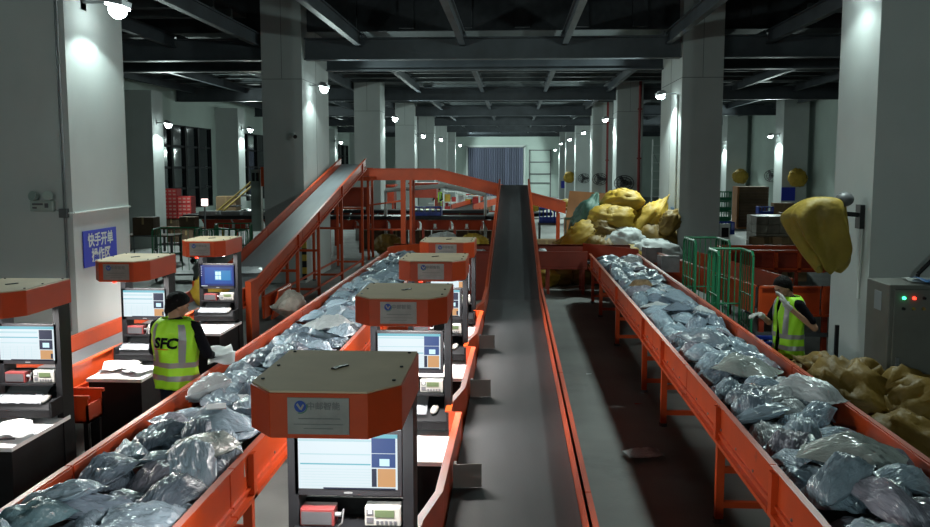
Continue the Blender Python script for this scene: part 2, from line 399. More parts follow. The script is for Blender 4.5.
# ================================================================ CONVEYORS
def lerp_z(path, y):
    for (a, za), (b_, zb) in zip(path, path[1:]):
        if y <= b_: return za + (zb - za) * (y - a) / (b_ - a)
    return path[-1][1]
def strip(xa, xb, path, zo0, zo1, y0=None, y1=None):
    """solid slab following the path in y, between x planes and z offsets"""
    ys = [y for y, z in path]
    if y0 is None: y0 = ys[0]
    if y1 is None: y1 = ys[-1]
    yy = [y0] + [y for y in ys if y0 < y < y1] + [y1]
    m_ = MB(); vs = []
    for y in yy:
        z = lerp_z(path, y); vs += [(xa, y, z + zo0), (xb, y, z + zo0), (xb, y, z + zo1), (xa, y, z + zo1)]
    n = len(yy); fs = [(3, 2, 1, 0), tuple(4 * (n - 1) + k for k in range(4))]
    for i in range(n - 1):
        o = 4 * i
        for k in range(4): fs.append((o + k, o + (k + 1) % 4, o + 4 + (k + 1) % 4, o + 4 + k))
    return m_.add(vs, fs)
def conveyor(name, label, x0, x1, path, wall, skirt, cuts, legs, belt_m, wm_=None, leg_h=None, flange=.05):
    wm_ = wm_ or M_or
    t = thing(name, label, 'conveyor')
    part('belt', strip(x0 + .03, x1 - .03, path, -.03, 0), belt_m, t)
    part('bed', strip(x0 + .04, x1 - .04, path, -.12, -.035), M_dsteel, t)
    for s, xw in ((-1, x0), (1, x1)):
        for a, b_ in zip(cuts, cuts[1:]):
            m_ = strip(xw - .012, xw + .012, path, -skirt + .004, wall - .008, a + .012, b_ - .012)
            k = strip(min(xw, xw - s * -.04), max(xw, xw + s * .04), path, wall - .012, wall, a + .008, b_ - .008); m_.add(k.v, k.f)
            k = strip(min(xw, xw + s * flange), max(xw, xw + s * flange), path, -skirt, -skirt + .03, a + .008, b_ - .008); m_.add(k.v, k.f)
            k = strip(min(xw, xw + s * flange * .6), max(xw, xw + s * flange * .6), path, -skirt + .07, -skirt + .085, a + .008, b_ - .008); m_.add(k.v, k.f)
            w_ = part('side_panel', m_, wm_, t)
            bo = MB()
            for q in range(1, 6):
                y = a + (b_ - a) * q / 6; z = lerp_z(path, y); bo.cyl((xw, y, z - skirt + .11), (xw + s * .02, y, z - skirt + .11), .010, 6)
            part('bolts', bo, M_steel, w_)['kind'] = 'stuff'
    for y in legs:
        z = lerp_z(path, y) - skirt
        for s, xw in ((-1, x0), (1, x1)):
            m_ = MB(); m_.b(xw - .03, xw + .03, y - .03, y + .03, .02, z + .02)
            m_.b(xw - .02 + s * .03, xw + .02 + s * .03, y - .035, y + .035, z, z + skirt + wall - .03); part('leg', m_, wm_, t)
            f_ = MB(); f_.cyl((xw, y, 0), (xw, y, .035), .045, 10); part('foot', f_, M_dsteel, t)
        m_ = MB(); m_.b(x0, x1, y - .02, y + .02, .12, .17)
        if z > .5: m_.b(x0, x1, y - .02, y + .02, z * .62, z * .62 + .05)
        part('cross_brace', m_, wm_, t)
    return t
# A: left parcel conveyor
PA = [(2.4, .76), (19.2, .76)]
conveyor('parcel_conveyor', 'long orange conveyor heaped with grey parcels, left of the middle terminals', -2.66, -1.70, PA, .19, .14, [2.4, 5.2, 8.2, 11.2, 14.2, 17, 19.2], [3, 5.6, 8.4, 11.4, 14.4, 17.4], M_belt)
# C: right parcel conveyor
PC = [(3.2, .74), (18.9, .74)]
conveyor('parcel_conveyor', 'long orange conveyor heaped with blue grey parcels, beside the worker touching his face', 1.60, 2.54, PC, .21, .10, [3.2, 5.45, 8.25, 10.3, 12.6, 15.6, 18.9], [3.6, 5.4, 6.91, 9.55, 11.0, 13.9, 16.6, 18.3], M_belt)
# B: middle belt, flat then rising; its left wall is built of stepped guards below
PB = [(2.6, .75), (13.6, .75), (26.2, 2.21)]
tB = thing('incline_conveyor', 'long dark empty belt rising away down the middle of the hall', 'conveyor')
part('belt', strip(-.37, .392, PB, -.03, 0), M_belt, tB); part('bed', strip(-.36, .40, PB, -.14, -.035), M_dsteel, tB)
for a, b_ in zip([2.6, 5.0, 8.0, 11, 13.6, 16.6, 19.8, 23], [5.0, 8.0, 11, 13.6, 16.6, 19.8, 23, 26.2]):
    m_ = strip(.395, .412, PB, -.16, .17, a + .006, b_ - .006); k = strip(.392, .445, PB, .158, .17, a + .006, b_ - .006); m_.add(k.v, k.f)
    k = strip(.41, .45, PB, -.16, -.13, a + .006, b_ - .006); m_.add(k.v, k.f); part('side_panel', m_, M_or, tB)
    if a >= 13.6:
        m_ = strip(-.405, -.385, PB, -.16, .17, a + .006, b_ - .006); k = strip(-.43, -.38, PB, .158, .17, a + .006, b_ - .006); m_.add(k.v, k.f); part('side_panel', m_, M_or, tB)
js = [2.6, 4.15, 6.55, 9.0, 11.3, 13.6]
for a, b_ in zip(js, js[1:]):
    pts = [(-.37, a), (-.455, a + .02), (-.455, a + .32), (-.385, a + .75), (-.375, b_ - .01)]
    m_ = MB()
    for (xa, ya), (xb, yb) in zip(pts, pts[1:]):
        m_.add([(xa, ya, .6), (xb, yb, .6), (xb, yb, .94), (xa, ya, .94), (xa - .018, ya, .6), (xb - .018, yb, .6), (xb - .018, yb, .94), (xa - .018, ya, .94)],
               [(0, 1, 2, 3), (7, 6, 5, 4), (3, 2, 6, 7), (0, 4, 5, 1), (0, 3, 7, 4), (1, 5, 6, 2)])
        q = .02 if ya == a else .045; m_.add([(xa, ya, .935), (xb, yb, .935), (xb, yb, .945), (xa, ya, .945), (xa - q, ya, .935), (xb - q, yb, .935), (xb - q, yb, .945), (xa - q, ya, .945)],
               [(0, 1, 2, 3), (7, 6, 5, 4), (3, 2, 6, 7), (0, 4, 5, 1), (0, 3, 7, 4), (1, 5, 6, 2)])
    part('stepped_guard', m_, M_or, tB)
for y in (3.4, 6, 9, 12, 14.5, 17.5, 20.5, 23.5, 25.9):
    z = lerp_z(PB, y) - .16
    for x in (-.41, .42):
        m_ = MB(); m_.b(x - .03, x + .03, y - .03, y + .03, 0, z); part('leg', m_, M_or, tB)
    m_ = MB(); m_.b(-.4, .43, y - .02, y + .02, .15, .2); part('cross_brace', m_, M_or, tB)
m_ = MB(); m_.cyl((-.38, 26.2, 2.14), (.42, 26.2, 2.14), .07, 14); part('head_roller', m_, M_steel, tB)
for k, (y, x1) in enumerate(((5.5, -.19), (7.75, -.19), (9.85, -.20))):
    m_ = MB(); m_.box(((-.37 + x1) / 2, y, .828), (x1 + .37, .008, .15), (0, 0, R(9))); m_.box((-.36, y + .03, .835), (.02, .07, .13))
    part('deflector_plate', m_, mat('brownish plate', (.20, .185, .175), .5), tB, label='grey steel plate standing up at the edge of the belt')
# L2: left belt, flat beside the left terminals, then rising
PL = [(3.0, .74), (13.9, .74), (25.2, 2.80)]
tL = conveyor('incline_conveyor', 'grey empty belt rising to the upper cross conveyor, past the second left column', -4.8, -4.12, PL, .16, .14, [3.0, 6, 9, 12, 13.9, 17.5, 21.3, 25.2],
              [4, 7, 10, 12.6, 17.1, 18.99, 21.6, 24.6], M_beltL)
for xa in (-4.08, -4.9):
    m_ = MB(); m_.b(xa, xa + .09, 13.55, 13.95, .0, 1.0); part('joint_frame', m_, M_or, tL)
m_ = MB(); m_.prism([(-4.12, 14.6), (-4.08, 14.6), (-4.08, 16.4), (-4.12, 16.4)], .25, .62); m_.box((-4.0, 15.4, .42), (.03, .9, .5), (0, R(15), 0)); part('motor_guard', m_, M_or, tL)
m_ = MB()
for y0, y1 in ((17.1, 18.99), (18.99, 21.6), (21.6, 24.6)):
    for x in (-4.12, -4.8): m_.bar((x, y0, .2), (x, y1, .2), .04, .04)
part('leg_brace', m_, M_or, tL)
link('parcel', None).name = 'x_tmp'; bpy.data.objects.remove(bpy.data.objects['x_tmp'])

# transverse conveyor feeding both parcel lines
tH = thing('cross_conveyor', 'low dark red conveyor crossing the hall under the middle incline', 'conveyor')
m_ = MB(); m_.b(-2.66, 2.54, 19.55, 20.35, .66, .70); part('belt', m_, M_belt, tH)
for x0, x1 in ((-1.66, -.5), (.5, 1.58)):
    m_ = MB(); m_.b(x0, x1, 19.5, 19.53, .55, .93); m_.b(x0, x1, 19.46, 19.53, .9, .93); m_.b(x0, x1, 19.45, 19.53, .55, .58)
    part('side_panel', m_, M_dor, tH)
m_ = MB(); m_.b(-2.7, 2.6, 20.37, 20.4, .55, 1.0); m_.b(-2.7, 2.6, 20.37, 20.44, .97, 1.0); part('side_panel', m_, M_dor, tH)
m_ = MB(); m_.b(-1.1, -.52, 18.6, 18.63, .0, .95); part('end_panel', m_, M_dor, tH)
for x in (-2.5, -1.2, .75, 1.5, 2.4):
    for y in (19.55, 20.3):
        m_ = MB(); m_.b(x - .03, x + .03, y - .03, y + .03, 0, .6); part('leg', m_, M_dor, tH)
def curved_wall(c, r, a0, a1, z0, z1, n=8, th=.02):
    m_ = MB(); vs = []
    for i in range(n + 1):
        a = R(a0 + (a1 - a0) * i / n)
        for rr, z in ((r, z0), (r + th, z0), (r + th, z1), (r, z1)): vs.append((c[0] + rr * math.cos(a), c[1] + rr * math.sin(a), z))
    fs = [(3, 2, 1, 0), tuple(4 * n + k for k in range(4))]
    for i in range(n):
        for k in range(4): fs.append((4 * i + k, 4 * i + (k + 1) % 4, 4 * i + 4 + (k + 1) % 4, 4 * i + 4 + k))
    return m_.add(vs, fs)
part('curved_guide', curved_wall((-1.5, 19.2), 1.17, 180, 95, .6, 1.02), M_or, tH)
m_ = MB(); m_.bar((1.55, 20.35, .82), (2.58, 18.9, .82), .02, .44); part('corner_guide', m_, M_dor, tH)

# F: raised cross conveyor running from the left incline head down to the right
tF = thing('raised_cross_conveyor', 'high orange conveyor crossing left to right and sloping down behind the middle belt', 'conveyor')
def xstrip(pts, y0, y1, zo0, zo1):
    m_ = MB(); vs = []
    for x, z in pts: vs += [(x, y0, z + zo0), (x, y1, z + zo0), (x, y1, z + zo1), (x, y0, z + zo1)]
    n = len(pts); fs = [(0, 1, 2, 3), tuple(4 * (n - 1) + k for k in (3, 2, 1, 0))]
    for i in range(n - 1):
        for k in range(4): fs.append((4 * i + k, 4 * i + 4 + k, 4 * i + 4 + (k + 1) % 4, 4 * i + (k + 1) % 4))
    return m_.add(vs, fs)
FP = [(-4.22, 2.68), (-2.2, 2.68)], [(-2.2, 2.66), (-.5, 2.24)], [(-.5, 2.24), (1.5, 1.72)]
for seg in FP:
    for y in (26.45, 27.25):
        m_ = xstrip(seg, y, y + .02, -.34, 0); k = xstrip(seg, y - .04, y + .05, -.02, 0); m_.add(k.v, k.f); k = xstrip(seg, y - .04, y + .05, -.34, -.31); m_.add(k.v, k.f)
        part('side_panel', m_, M_or, tF)
    part('belt', xstrip(seg, 26.48, 27.25, -.2, -.16), M_belt, tF)
m_ = MB(); m_.b(-4.95, -4.0, 25.35, 26.4, 2.34, 2.45); m_.b(-5, -4.22, 27.2, 27.25, 2.34, 2.7); part('transfer_box', m_, M_or, tF)
for x, zt, wd in ((-3.22, 2.35, .14), (-3.0, 2.35, .07), (-4.25, 2.35, .07), (-.2, 1.8, .07), (1.3, 1.4, .07)):
    for y in (26.46, 27.24):
        if wd > .1 and y > 27: continue
        m_ = MB(); m_.b(x - wd / 2, x + wd / 2, y - wd / 2, y + wd / 2, 0, zt); part('post', m_, M_or, tF)
m_ = MB(); m_.bar((-4.3, 26.46, .9), (-3.2, 26.46, .9), .05, .05); m_.bar((-4.3, 26.46, 1.6), (-3.2, 26.46, 1.75), .05, .05); part('post_brace', m_, M_or, tF)['kind'] = 'stuff'
m_ = MB(); m_.cyl((-4.1, 29, 1.98), (-2.2, 29, 2.12), .07, 8); m_.cyl((-2.2, 29, 2.12), (-.9, 29, 1.85), .07, 8)
solo('overhead_duct', m_, M_wht, 'pale duct running under the raised orange conveyor', 'duct')
m_ = MB(); m_.cyl((-4.1, 29, 1.98), (-4.1, 29, 0), .05, 8); m_.cyl((-.9, 29, 1.85), (-.9, 29, 0), .05, 8); 
bpy.data.objects['overhead_duct'].data = MB.mesh(MB().add(m_.v, m_.f).add([v.co for v in bpy.data.objects['overhead_duct'].data.vertices], [tuple(p.vertices) for p in bpy.data.objects['overhead_duct'].data.polygons]), 'overhead_duct', M_wht, True)

# G: loop sorter in the middle distance
tG = thing('loop_sorter', 'dark red skirted loop sorter running behind the inclines', 'conveyor')
skirt0 = None
def skirt(x, y, rz):
    global skirt0
    if skirt0 is None:
        m_ = MB(); m_.add([(0, 0, 1.06), (.96, 0, 1.06), (.9, .12, .74), (.14, .12, .74), (0, .05, 1.06), (.96, .05, 1.06), (.9, .16, .74), (.14, .16, .74)],
                          [(0, 3, 2, 1), (4, 5, 6, 7), (0, 1, 5, 4), (1, 2, 6, 5), (2, 3, 7, 6), (3, 0, 4, 7)])
        m_.b(.93, .99, -.01, .03, .78, 1.0); skirt0 = part('skirt_panel', m_, M_dor, tG); o = skirt0
        n_ = MB(); n_.b(.44, .52, -.02, -.002, .84, .94); n_.b(.42, .54, -.012, .06, .8, .82); part('sensor', n_, M_wht, skirt0)
    else: o = dup(skirt0, tG)
    o.location = (x, y, 0); o.rotation_euler = (0, 0, rz)
for k in range(9): skirt(-9.95 + k, 28.5, 0)
for k in range(5):
    a0 = -90 + k * 18; rr = 2.3; skirt(-.95 - 2.3 + 2.3 + .25 * k, 28.5 + .18 * k * k, R(12 * k))
for k in range(9): skirt(-9.95 + k + .97, 33.2, PI)
m_ = MB()
m_.b(-10, -.9, 28.45, 29.3, 1.07, 1.18); m_.b(-10, -.9, 32.4, 33.25, 1.07, 1.18); m_.b(-10.7, -9.9, 28.9, 32.8, 1.07, 1.18)
m_.bar((-.95, 28.85, 1.12), (1.0, 31.5, 1.12), .8, .11); part('carrier_track', m_, M_plast, tG)
for k in range(9):
    m_ = MB(); m_.b(-9.9 + k * 1.0, -9.82 + k, 28.6, 28.68, 0, 1.07); part('leg', m_, M_dor, tG)
for k in range(4):
    m_ = MB(); m_.box((-7.6 - .72 * k, 28.88, 1.25), (.6, .5, .12)); part('tray', m_, M_steel, tG)

# D: branch conveyor right of C, then turning right, plus orange bin
tD = thing('branch_conveyor', 'orange branch conveyor running behind the green cages and worker', 'conveyor')
m_ = MB(); m_.bar((2.86, 18.6, .82), (3.5, 13.3, .82), .02, .42); m_.bar((2.86, 18.6, 1.02), (3.5, 13.3, 1.02), .07, .02); part('side_panel', m_, M_or, tD)
m_ = MB(); m_.bar((3.7, 18.6, .82), (4.3, 14.2, .82), .02, .42); part('side_panel', m_, M_or, tD)
m_ = MB(); m_.bar((3.28, 18.6, .72), (3.95, 13.6, .72), .8, .03); part('belt', m_, M_belt, tD)
for x in (3.52, 4.42, 5.4):
    m_ = MB(); m_.b(x, x + .88, 13.2, 13.22, .60, 1.04); m_.b(x, x + .88, 13.14, 13.22, 1.01, 1.04); m_.b(x, x + .88, 13.14, 13.22, .6, .63); m_.b(x, x + .05, 13.15, 13.22, .6, 1.04)
    part('side_panel', m_, M_or, tD)
m_ = MB(); m_.b(3.5, 6.3, 13.25, 14.0, .7, .73); part('belt', m_, M_belt, tD)
for x in (3.55, 4.45, 6.2):
    m_ = MB(); m_.b(x, x + .07, 13.2, 13.27, 0, .6); part('leg', m_, M_dor, tD)
m_ = MB(); m_.b(3.5, 6.3, 13.18, 13.24, .3, .36); part('cross_brace', m_, M_dsteel, tD)
for (x, y, z, rz) in ((2.80, 18.3, .98, .2), (2.84, 16.6, .98, .15)):
    m_ = MB(); m_.box((x, y, z), (.34, .04, .30), (0, 0, rz)); m_.box((x - .15, y + .14, z), (.03, .3, .28), (0, 0, rz)); part('steel_guard', m_, M_steel, tD)
tb = thing('ribbed_bin', 'orange ribbed open bin in front of the wrapped cartons', 'bin', (4.0, 17, 0))
for k in range(6):
    m_ = MB(); m_.b(k * .42, k * .42 + .40, .06, .08, .86, 1.17); part('bin_panel', m_, M_dor, tb)
    m_ = MB(); m_.b(k * .42 - .03, k * .42 + .03, -.05, .03, .80, 1.2); part('rib', m_, M_or, tb)
m_ = MB(); m_.b(-.03, 2.55, -.05, .04, 1.17, 1.21); m_.b(-.03, 2.55, -.05, .04, .84, .88); m_.b(-.03, 2.55, 1.1, 1.16, .84, 1.2); m_.b(-.03, .02, 0, 1.1, .7, 1.2); m_.b(2.5, 2.55, 0, 1.1, .7, 1.2)
part('rim', m_, M_or, tb); m_ = MB(); m_.b(0, 2.5, 0, 1.1, .80, .84)
for x in (0, 1.2, 2.45):
    for y in (.02, 1.05): m_.b(x, x + .06, y, y + .06, 0, .80)
part('base', m_, M_dor, tb)

# ================================================================ TERMINALS
def terminal(x0, x1, yb, label, screen_kind, deep=True):
    """orange hooded packing terminal; x0..x1 width, yb = back plane; the desk points at the camera (-y)"""
    W_ = x1 - x0; t = thing('packing_terminal', label, 'terminal', ((x0 + x1) / 2, yb, 0), 0, 'orange hooded packing terminals')
    a = W_ / 2; ch = .12 * W_ / .64; dc = .15
    poly = [(-a, 0), (-a, -.67), (-a + ch, -.82), (a - ch, -.82), (a, -.67), (a, 0)]
    h = MB(); h.prism(poly, 1.655, 1.842); hood = part('hood', h, M_hood, t, bevel=.004)
    tp = MB(); q = .006; tp.prism([(-a + q, -q), (-a + q, -.67 + q), (-a + ch + q * .5, -.82 + q), (a - ch - q * .5, -.82 + q), (a - q, -.67 + q), (a - q, -q)], 1.842, 1.85); part('hood_top', tp, M_hoodtop, hood)
    m_ = MB()
    for sx in (-1, 1):
        for yy in (-.05, -.36, -.62): m_.cyl((sx * (a - .04), yy, 1.85), (sx * (a - .04), yy, 1.856), .008, 8)
    m_.bar((-.02, -.42, 1.853), (.03, -.34, 1.853), .022, .006); part('screws', m_, M_plast, hood)['kind'] = 'stuff'
    pm = MB(); pm.b(-.125, .125, -.826, -.8195, 1.675, 1.825)
    plate = part('name_plate', pm, M_plate, hood, label='brushed metal name plate with round blue logo')
    # round logo: blue disc with a light hook and a green swoosh beside small dark lettering
    lg = MB(); n = 24
    lg.m = 0; lg.add([(-.072 + .024 * math.cos(2 * PI * i / n), -.829, 1.79 + .024 * math.sin(2 * PI * i / n)) for i in range(n)], [tuple(range(n))])
    lg.m = 1
    ln = [(-.088, 1.798), (-.081, 1.804), (-.070, 1.785), (-.062, 1.800), (-.055, 1.797), (-.066, 1.775), (-.074, 1.778)]
    lg.add([(x, -.831, z) for x, z in ln], [tuple(range(len(ln)))])
    lg.m = 2
    sw = [(-.072 + .030 * math.cos(R(t_)), 1.79 + .030 * math.sin(R(t_))) for t_ in range(-110, 21, 13)] + [(-.072 + .026 * math.cos(R(t_)), 1.79 + .026 * math.sin(R(t_))) for t_ in range(20, -111, -13)]
    k = len(sw) // 2
    for i in range(k - 1):
        p = [sw[i], sw[i + 1], sw[len(sw) - 2 - i], sw[len(sw) - 1 - i]]; lg.add([(x, -.830, z) for x, z in p], [(0, 1, 2, 3)])
    part('logo', lg, [M_navy, M_plate, M_lgrn], plate)
    tx = text_mb('中邮智能', .034, 0, .0006); xform(tx, Matrix.Translation((.022, -.829, 1.79)) @ Matrix.Rotation(R(90), 4, 'X'))
    part('lettering', tx, M_ink2, plate)
    m_ = MB(); m_.b(-.08, .09, -.8285, -.828, 1.738, 1.742); m_.b(-.1, .1, -.8285, -.828, 1.715, 1.718); m_.b(-.06, .06, -.8285, -.828, 1.698, 1.701); part('fine_print', m_, M_ink2, plate)
    # lamp below the hood
    m_ = MB(); m_.b(-.2, .2, -.52, -.40, 1.635, 1.655); part('hood_lamp', m_, mat('terminal lamp tube', (1, .98, .93), .5, emit=12), t)
    ld = bpy.data.lights.new('hood light', 'AREA'); ld.shape = 'RECTANGLE'; ld.size = .4; ld.size_y = .12; ld.energy = HOOD_W; ld.color = (1, .97, .92)
    lo = bpy.data.objects.new('hood_light', ld); C.objects.link(lo); lo.parent = t; lo.location = (0, -.46, 1.63)
    m_ = MB(); m_.cyl((-.12, -.6, 1.62), (-.12, -.6, 1.66), .02, 10); part('camera_lens', m_, M_ledr, t)
    # rack
    for s in (-1, 1):
        m_ = MB(); xo = a - (.03 if s < 0 else .008); m_.b(min(s * xo, s * (xo - .05)), max(s * xo, s * (xo - .05)), -.20, -.02, 0, 1.655); part('post', m_, M_blk, t)
    m_ = MB(); m_.b(-a + .06, a - .06, -.045, -.03, .74, 1.12); part('back_panel', m_, M_blk, t)
    # monitor
    sw_ = min(.475, W_ - .11); sh = .27; zc = 1.355
    mo = MB(); mo.b(-sw_ / 2 - .022, sw_ / 2 + .022, -.20, -.16, zc - sh / 2 - .035, zc + sh / 2 + .022); mo.b(-.1, .1, -.16, -.08, zc - .08, zc + .08)
    mon = part('monitor', mo, M_plast, t, bevel=.004)
    sc = MB(); X0, X1, Z0, Z1 = -sw_ / 2, sw_ / 2, zc - sh / 2, zc + sh / 2
    def rect(u0, u1, v0, v1, mi, lift=0): 
        sc.m = mi; y = -.2015 - lift; sc.add([(X0 + u0 * sw_, y, Z0 + v0 * sh), (X0 + u1 * sw_, y, Z0 + v0 * sh), (X0 + u1 * sw_, y, Z0 + v1 * sh), (X0 + u0 * sw_, y, Z0 + v1 * sh)], [(0, 1, 2, 3)])
    if screen_kind == 'sheet':
        rect(0, 1, 0, 1, 0); rect(0, 1, .93, 1, 1, .001); rect(0, .74, .86, .90, 2, .001); rect(.02, .73, .62, .64, 2, .001); rect(.02, .73, .44, .465, 1, .001)
        for k in range(7): rect(.02, .73, .06 + .05 * k, .064 + .05 * k, 2, .001)
        rect(.74, .98, .66, .93, 3, .001); rect(.74, .98, .40, .65, 3, .001); rect(.82, .92, .43, .56, 7, .002); rect(.74, .79, .05, .38, 4, .001); rect(.80, .98, .05, .38, 5, .001)
        rect(.25, .98, .0, .03, 4, .002)
    elif screen_kind == 'sheetdark':
        rect(0, 1, 0, 1, 0); rect(0, 1, .92, 1, 1, .001); rect(0, .70, .80, .85, 2, .001); rect(.0, .71, .66, .69, 1, .001); rect(.02, .7, .5, .52, 2, .001)
        for k in range(8): rect(.02, .7, .06 + .05 * k, .064 + .05 * k, 2, .001)
        for k in range(5): rect(.06 + .13 * k, .064 + .13 * k, .06, .42, 2, .001)
        rect(.73, .97, .62, .9, 4, .001); rect(.73, .97, .32, .60, 4, .001); rect(.79, .91, .38, .52, 7, .002); rect(.74, .97, .03, .30, 5, .001); rect(.93, .97, .05, .2, 4, .002)
        rect(.2, .98, 0, .025, 4, .002)
    else:
        rect(0, 1, 0, 1, 8); rect(.12, .95, .12, .9, 9, .0005); rect(.42, .9, .28, .75, 6, .001)
        for (u, v) in ((.44, .32), (.53, .32), (.44, .52), (.53, .52)): rect(u, u + .08, v, v + .18, 7, .002)
        for k in range(5): rect(.01, .035, .9 - .1 * k, .93 - .1 * k, 0, .002)
        rect(0, 1, 0, .035, 4, .002); rect(.01, .2, .0, .03, 0, .003)
    part('screen', sc, [S_w, S_c, S_lc, S_b, S_db, S_y, S_t, S_pane, S_blue, S_mid], mon)
    m_ = MB(); m_.b(-.02, .02, -.2025, -.2, Z0 - .022, Z0 - .014); part('monitor_badge', m_, M_steel, mon)
    # shelves
    m_ = MB(); m_.b(-a + .06, a - .06, -.24, -.03, 1.02, 1.035); part('instrument_shelf', m_, M_blk, t)
    m_ = MB(); m_.add([(-a + .03, -.36, .83), (a - .03, -.36, .83), (a - .03, -.05, .985), (-a + .03, -.05, .985), (-a + .03, -.36, .815), (a - .03, -.36, .815), (a - .03, -.05, .97), (-a + .03, -.05, .97)],
                      [(0, 1, 2, 3), (7, 6, 5, 4), (0, 4, 5, 1), (1, 5, 6, 2), (2, 6, 7, 3), (3, 7, 4, 0)])
    m_.b(-a + .02, a - .02, -.385, -.355, .80, .86)
    for s in (-1, 1): m_.b(min(s * (a - .03), s * (a - .01)), max(s * (a - .03), s * (a - .01)), -.38, -.05, .8, .93)
    part('keyboard_tray', m_, M_blk, t)
    m_ = MB(); m_.b(-a + .0, a - .0, -.97, -.1, .72, .752); part('table_top', m_, M_table, t, bevel=.004)
    bx = MB(); bx.b(-a + .015, a - .015, -.95, -.12, .06, .715); part('desk_box', bx, M_blk, t, bevel=.006)
    for s in (-1, 1):
        for yy in (-.9, -.2):
            m_ = MB(); m_.cyl((s * (a - .07), yy, 0), (s * (a - .07), yy, .07), .03, 10); part('caster', m_, M_plast, t)
    return t
_proto = {}
def tilt_on_tray(o, x, yb, dx, u):
    # tray rises from y=-.36,z=.83 to y=-.05,z=.985
    y = -.36 + u * .31; z = .83 + u * .155; o.location = (x + dx, yb + y, z + .002); o.rotation_euler = (math.atan(.5), 0, 0)
def accessories(x, yb, W_, where, cover=True):
    k = 'k'
    if k not in _proto:
        t = thing('weighing_indicator', 'x', 'scale display'); m_ = MB(); m_.b(-.088, .088, -.03, .05, 0, .10); part('case', m_, M_case, t, bevel=.008)
        m_ = MB(); m_.b(-.038, .055, -.034, -.029, .048, .082); part('display', m_, M_lcd, t)
        m_ = MB(); m_.b(-.078, -.045, -.0335, -.03, .058, .084); m_.b(-.078, -.045, -.0335, -.03, .02, .046)
        for q in range(5): m_.b(-.032 + q * .021, -.019 + q * .021, -.034, -.03, .014, .030)
        part('button', m_, M_ink, t); m_ = MB(); m_.b(-.07, -.053, -.0345, -.033, .066, .082); part('sticker', m_, M_wht, t)
        s = thing('scanner_module', 'x', 'scanner'); m_ = MB(); m_.prism([(-.082, -.05), (.082, -.05), (.082, .05), (-.082, .05)], .0, .085); part('case', m_, mat('red anodised case', (.13, .018, .018), .5), s, bevel=.004)
        m_ = MB(); m_.b(-.076, .07, -.054, -.049, .01, .072); part('front_grille', m_, mat('dark grille', (.045, .045, .05), .5), s); m_ = MB(); m_.cyl((.08, -.02, .05), (.11, -.02, .05), .012, 8); m_.tube([(.11, -.02, .05), (.125, -.03, .08), (.12, -.05, .02), (.10, -.04, -.0)], .004); part('plug', m_, M_steel, s)
        kb = thing('keyboard', 'x', 'keyboard'); m_ = MB(); m_.b(-.15, .15, -.065, .065, 0, .018); part('case', m_, M_plast, kb)
        m_ = MB()
        for r_ in range(5):
            for c__ in range(14): m_.b(-.143 + c__ * .0205, -.126 + c__ * .0205, -.058 + r_ * .0235, -.04 + r_ * .0235, .018, .024)
        part('keys', m_, M_keys, kb); kb.children[-1]['kind'] = 'stuff'
        fm = thing('keyboard_cover', 'x', 'cover'); m_ = MB(); n = 10
        vs = []; 
        for i in range(n + 1):
            for j in range(n + 1):
                vs.append((-.19 + .38 * i / n, -.11 + .22 * j / n, .03 + .012 * noise.noise((i * .9, j * .9, 3))))
        m_.add(vs, [(i * (n + 1) + j, (i + 1) * (n + 1) + j, (i + 1) * (n + 1) + j + 1, i * (n + 1) + j + 1) for i in range(n) for j in range(n)])
        fs_ = part('film_sheet', m_, M_film, fm, True); sm = fs_.modifiers.new('s', 'SOLIDIFY'); sm.thickness = .002
        ms = thing('computer_mouse', 'x', 'mouse'); m_ = MB(); m_.ell((0, 0, .014), (.030, .055, .022), 14, 8); part('shell', m_, M_case, ms, True); m_ = MB(); m_.cyl((0, .03, .034), (0, .042, .034), .007, 8); m_.tube([(0, .05, .015), (.01, .09, .012), (.03, .12, .01)], .003); part('wheel_and_cord', m_, M_plast, ms)
        _proto[k] = (t, s, kb, fm, ms); first = True
        out = [t, s, kb, fm, ms]
    else: out = [dup(o) for o in _proto[k]]
    t, s, kb, fm, ms = out
    t.location = (x + W_ * .5 - .155, yb - .17, 1.036); s.location = (x - W_ * .5 + .17, yb - .16, 1.036)
    tilt_on_tray(kb, x, yb, -.07 * W_ / .64, .52); tilt_on_tray(fm, x, yb, -.05, .55); tilt_on_tray(ms, x, yb, W_ * .5 - .13, .45)
    ms.rotation_euler = (math.atan(.5), 0, R(-14))
    t['label'] = 'off-white weighing display on ' + where; s['label'] = 'red and grey scanner box on ' + where; kb['label'] = 'black keyboard on tray of ' + where
    fm['label'] = 'clear plastic sheet over keyboard of ' + where; ms['label'] = 'pale computer mouse on tray of ' + where
    t['group'] = 'weighing displays'; s['group'] = 'scanner boxes'; kb['group'] = 'keyboards'; fm['group'] = 'keyboard covers'; ms['group'] = 'computer mice'
TERMS = [(-1.10, -.46, 4.36, 'largest orange hooded terminal, standing in front between the parcels and middle belt', 'sheet', 'the front terminal'),
         (-1.11, -.46, 6.95, 'orange hooded terminal directly behind the front one, second of the middle row', 'sheet', 'the second middle terminal'),
         (-1.11, -.46, 9.40, 'orange hooded terminal, third of the middle row beside the dark belt', 'sheetdark', 'the third middle terminal'),
         (-1.13, -.47, 11.55, 'orange hooded terminal, farthest of the middle row beside the dark belt', 'sheetdark', 'the farthest middle terminal'),
         (-4.12, -3.565, 7.10, 'orange hooded terminal cut by the left frame edge with papers on its table', 'sheetdark', 'the terminal at the left edge'),
         (-4.03, -3.49, 9.20, 'orange hooded terminal under the blue wall sign, behind the worker with lettered vest', 'sheetdark', 'the terminal under the blue sign'),
         (-4.05, -3.51, 11.57, 'orange hooded terminal showing a bright blue desktop screen', 'desktop', 'the blue desktop terminal')]
for x0, x1, yb, lb, sk, wh in TERMS:
    terminal(x0, x1, yb, lb, sk); accessories((x0 + x1) / 2, yb, x1 - x0, wh)

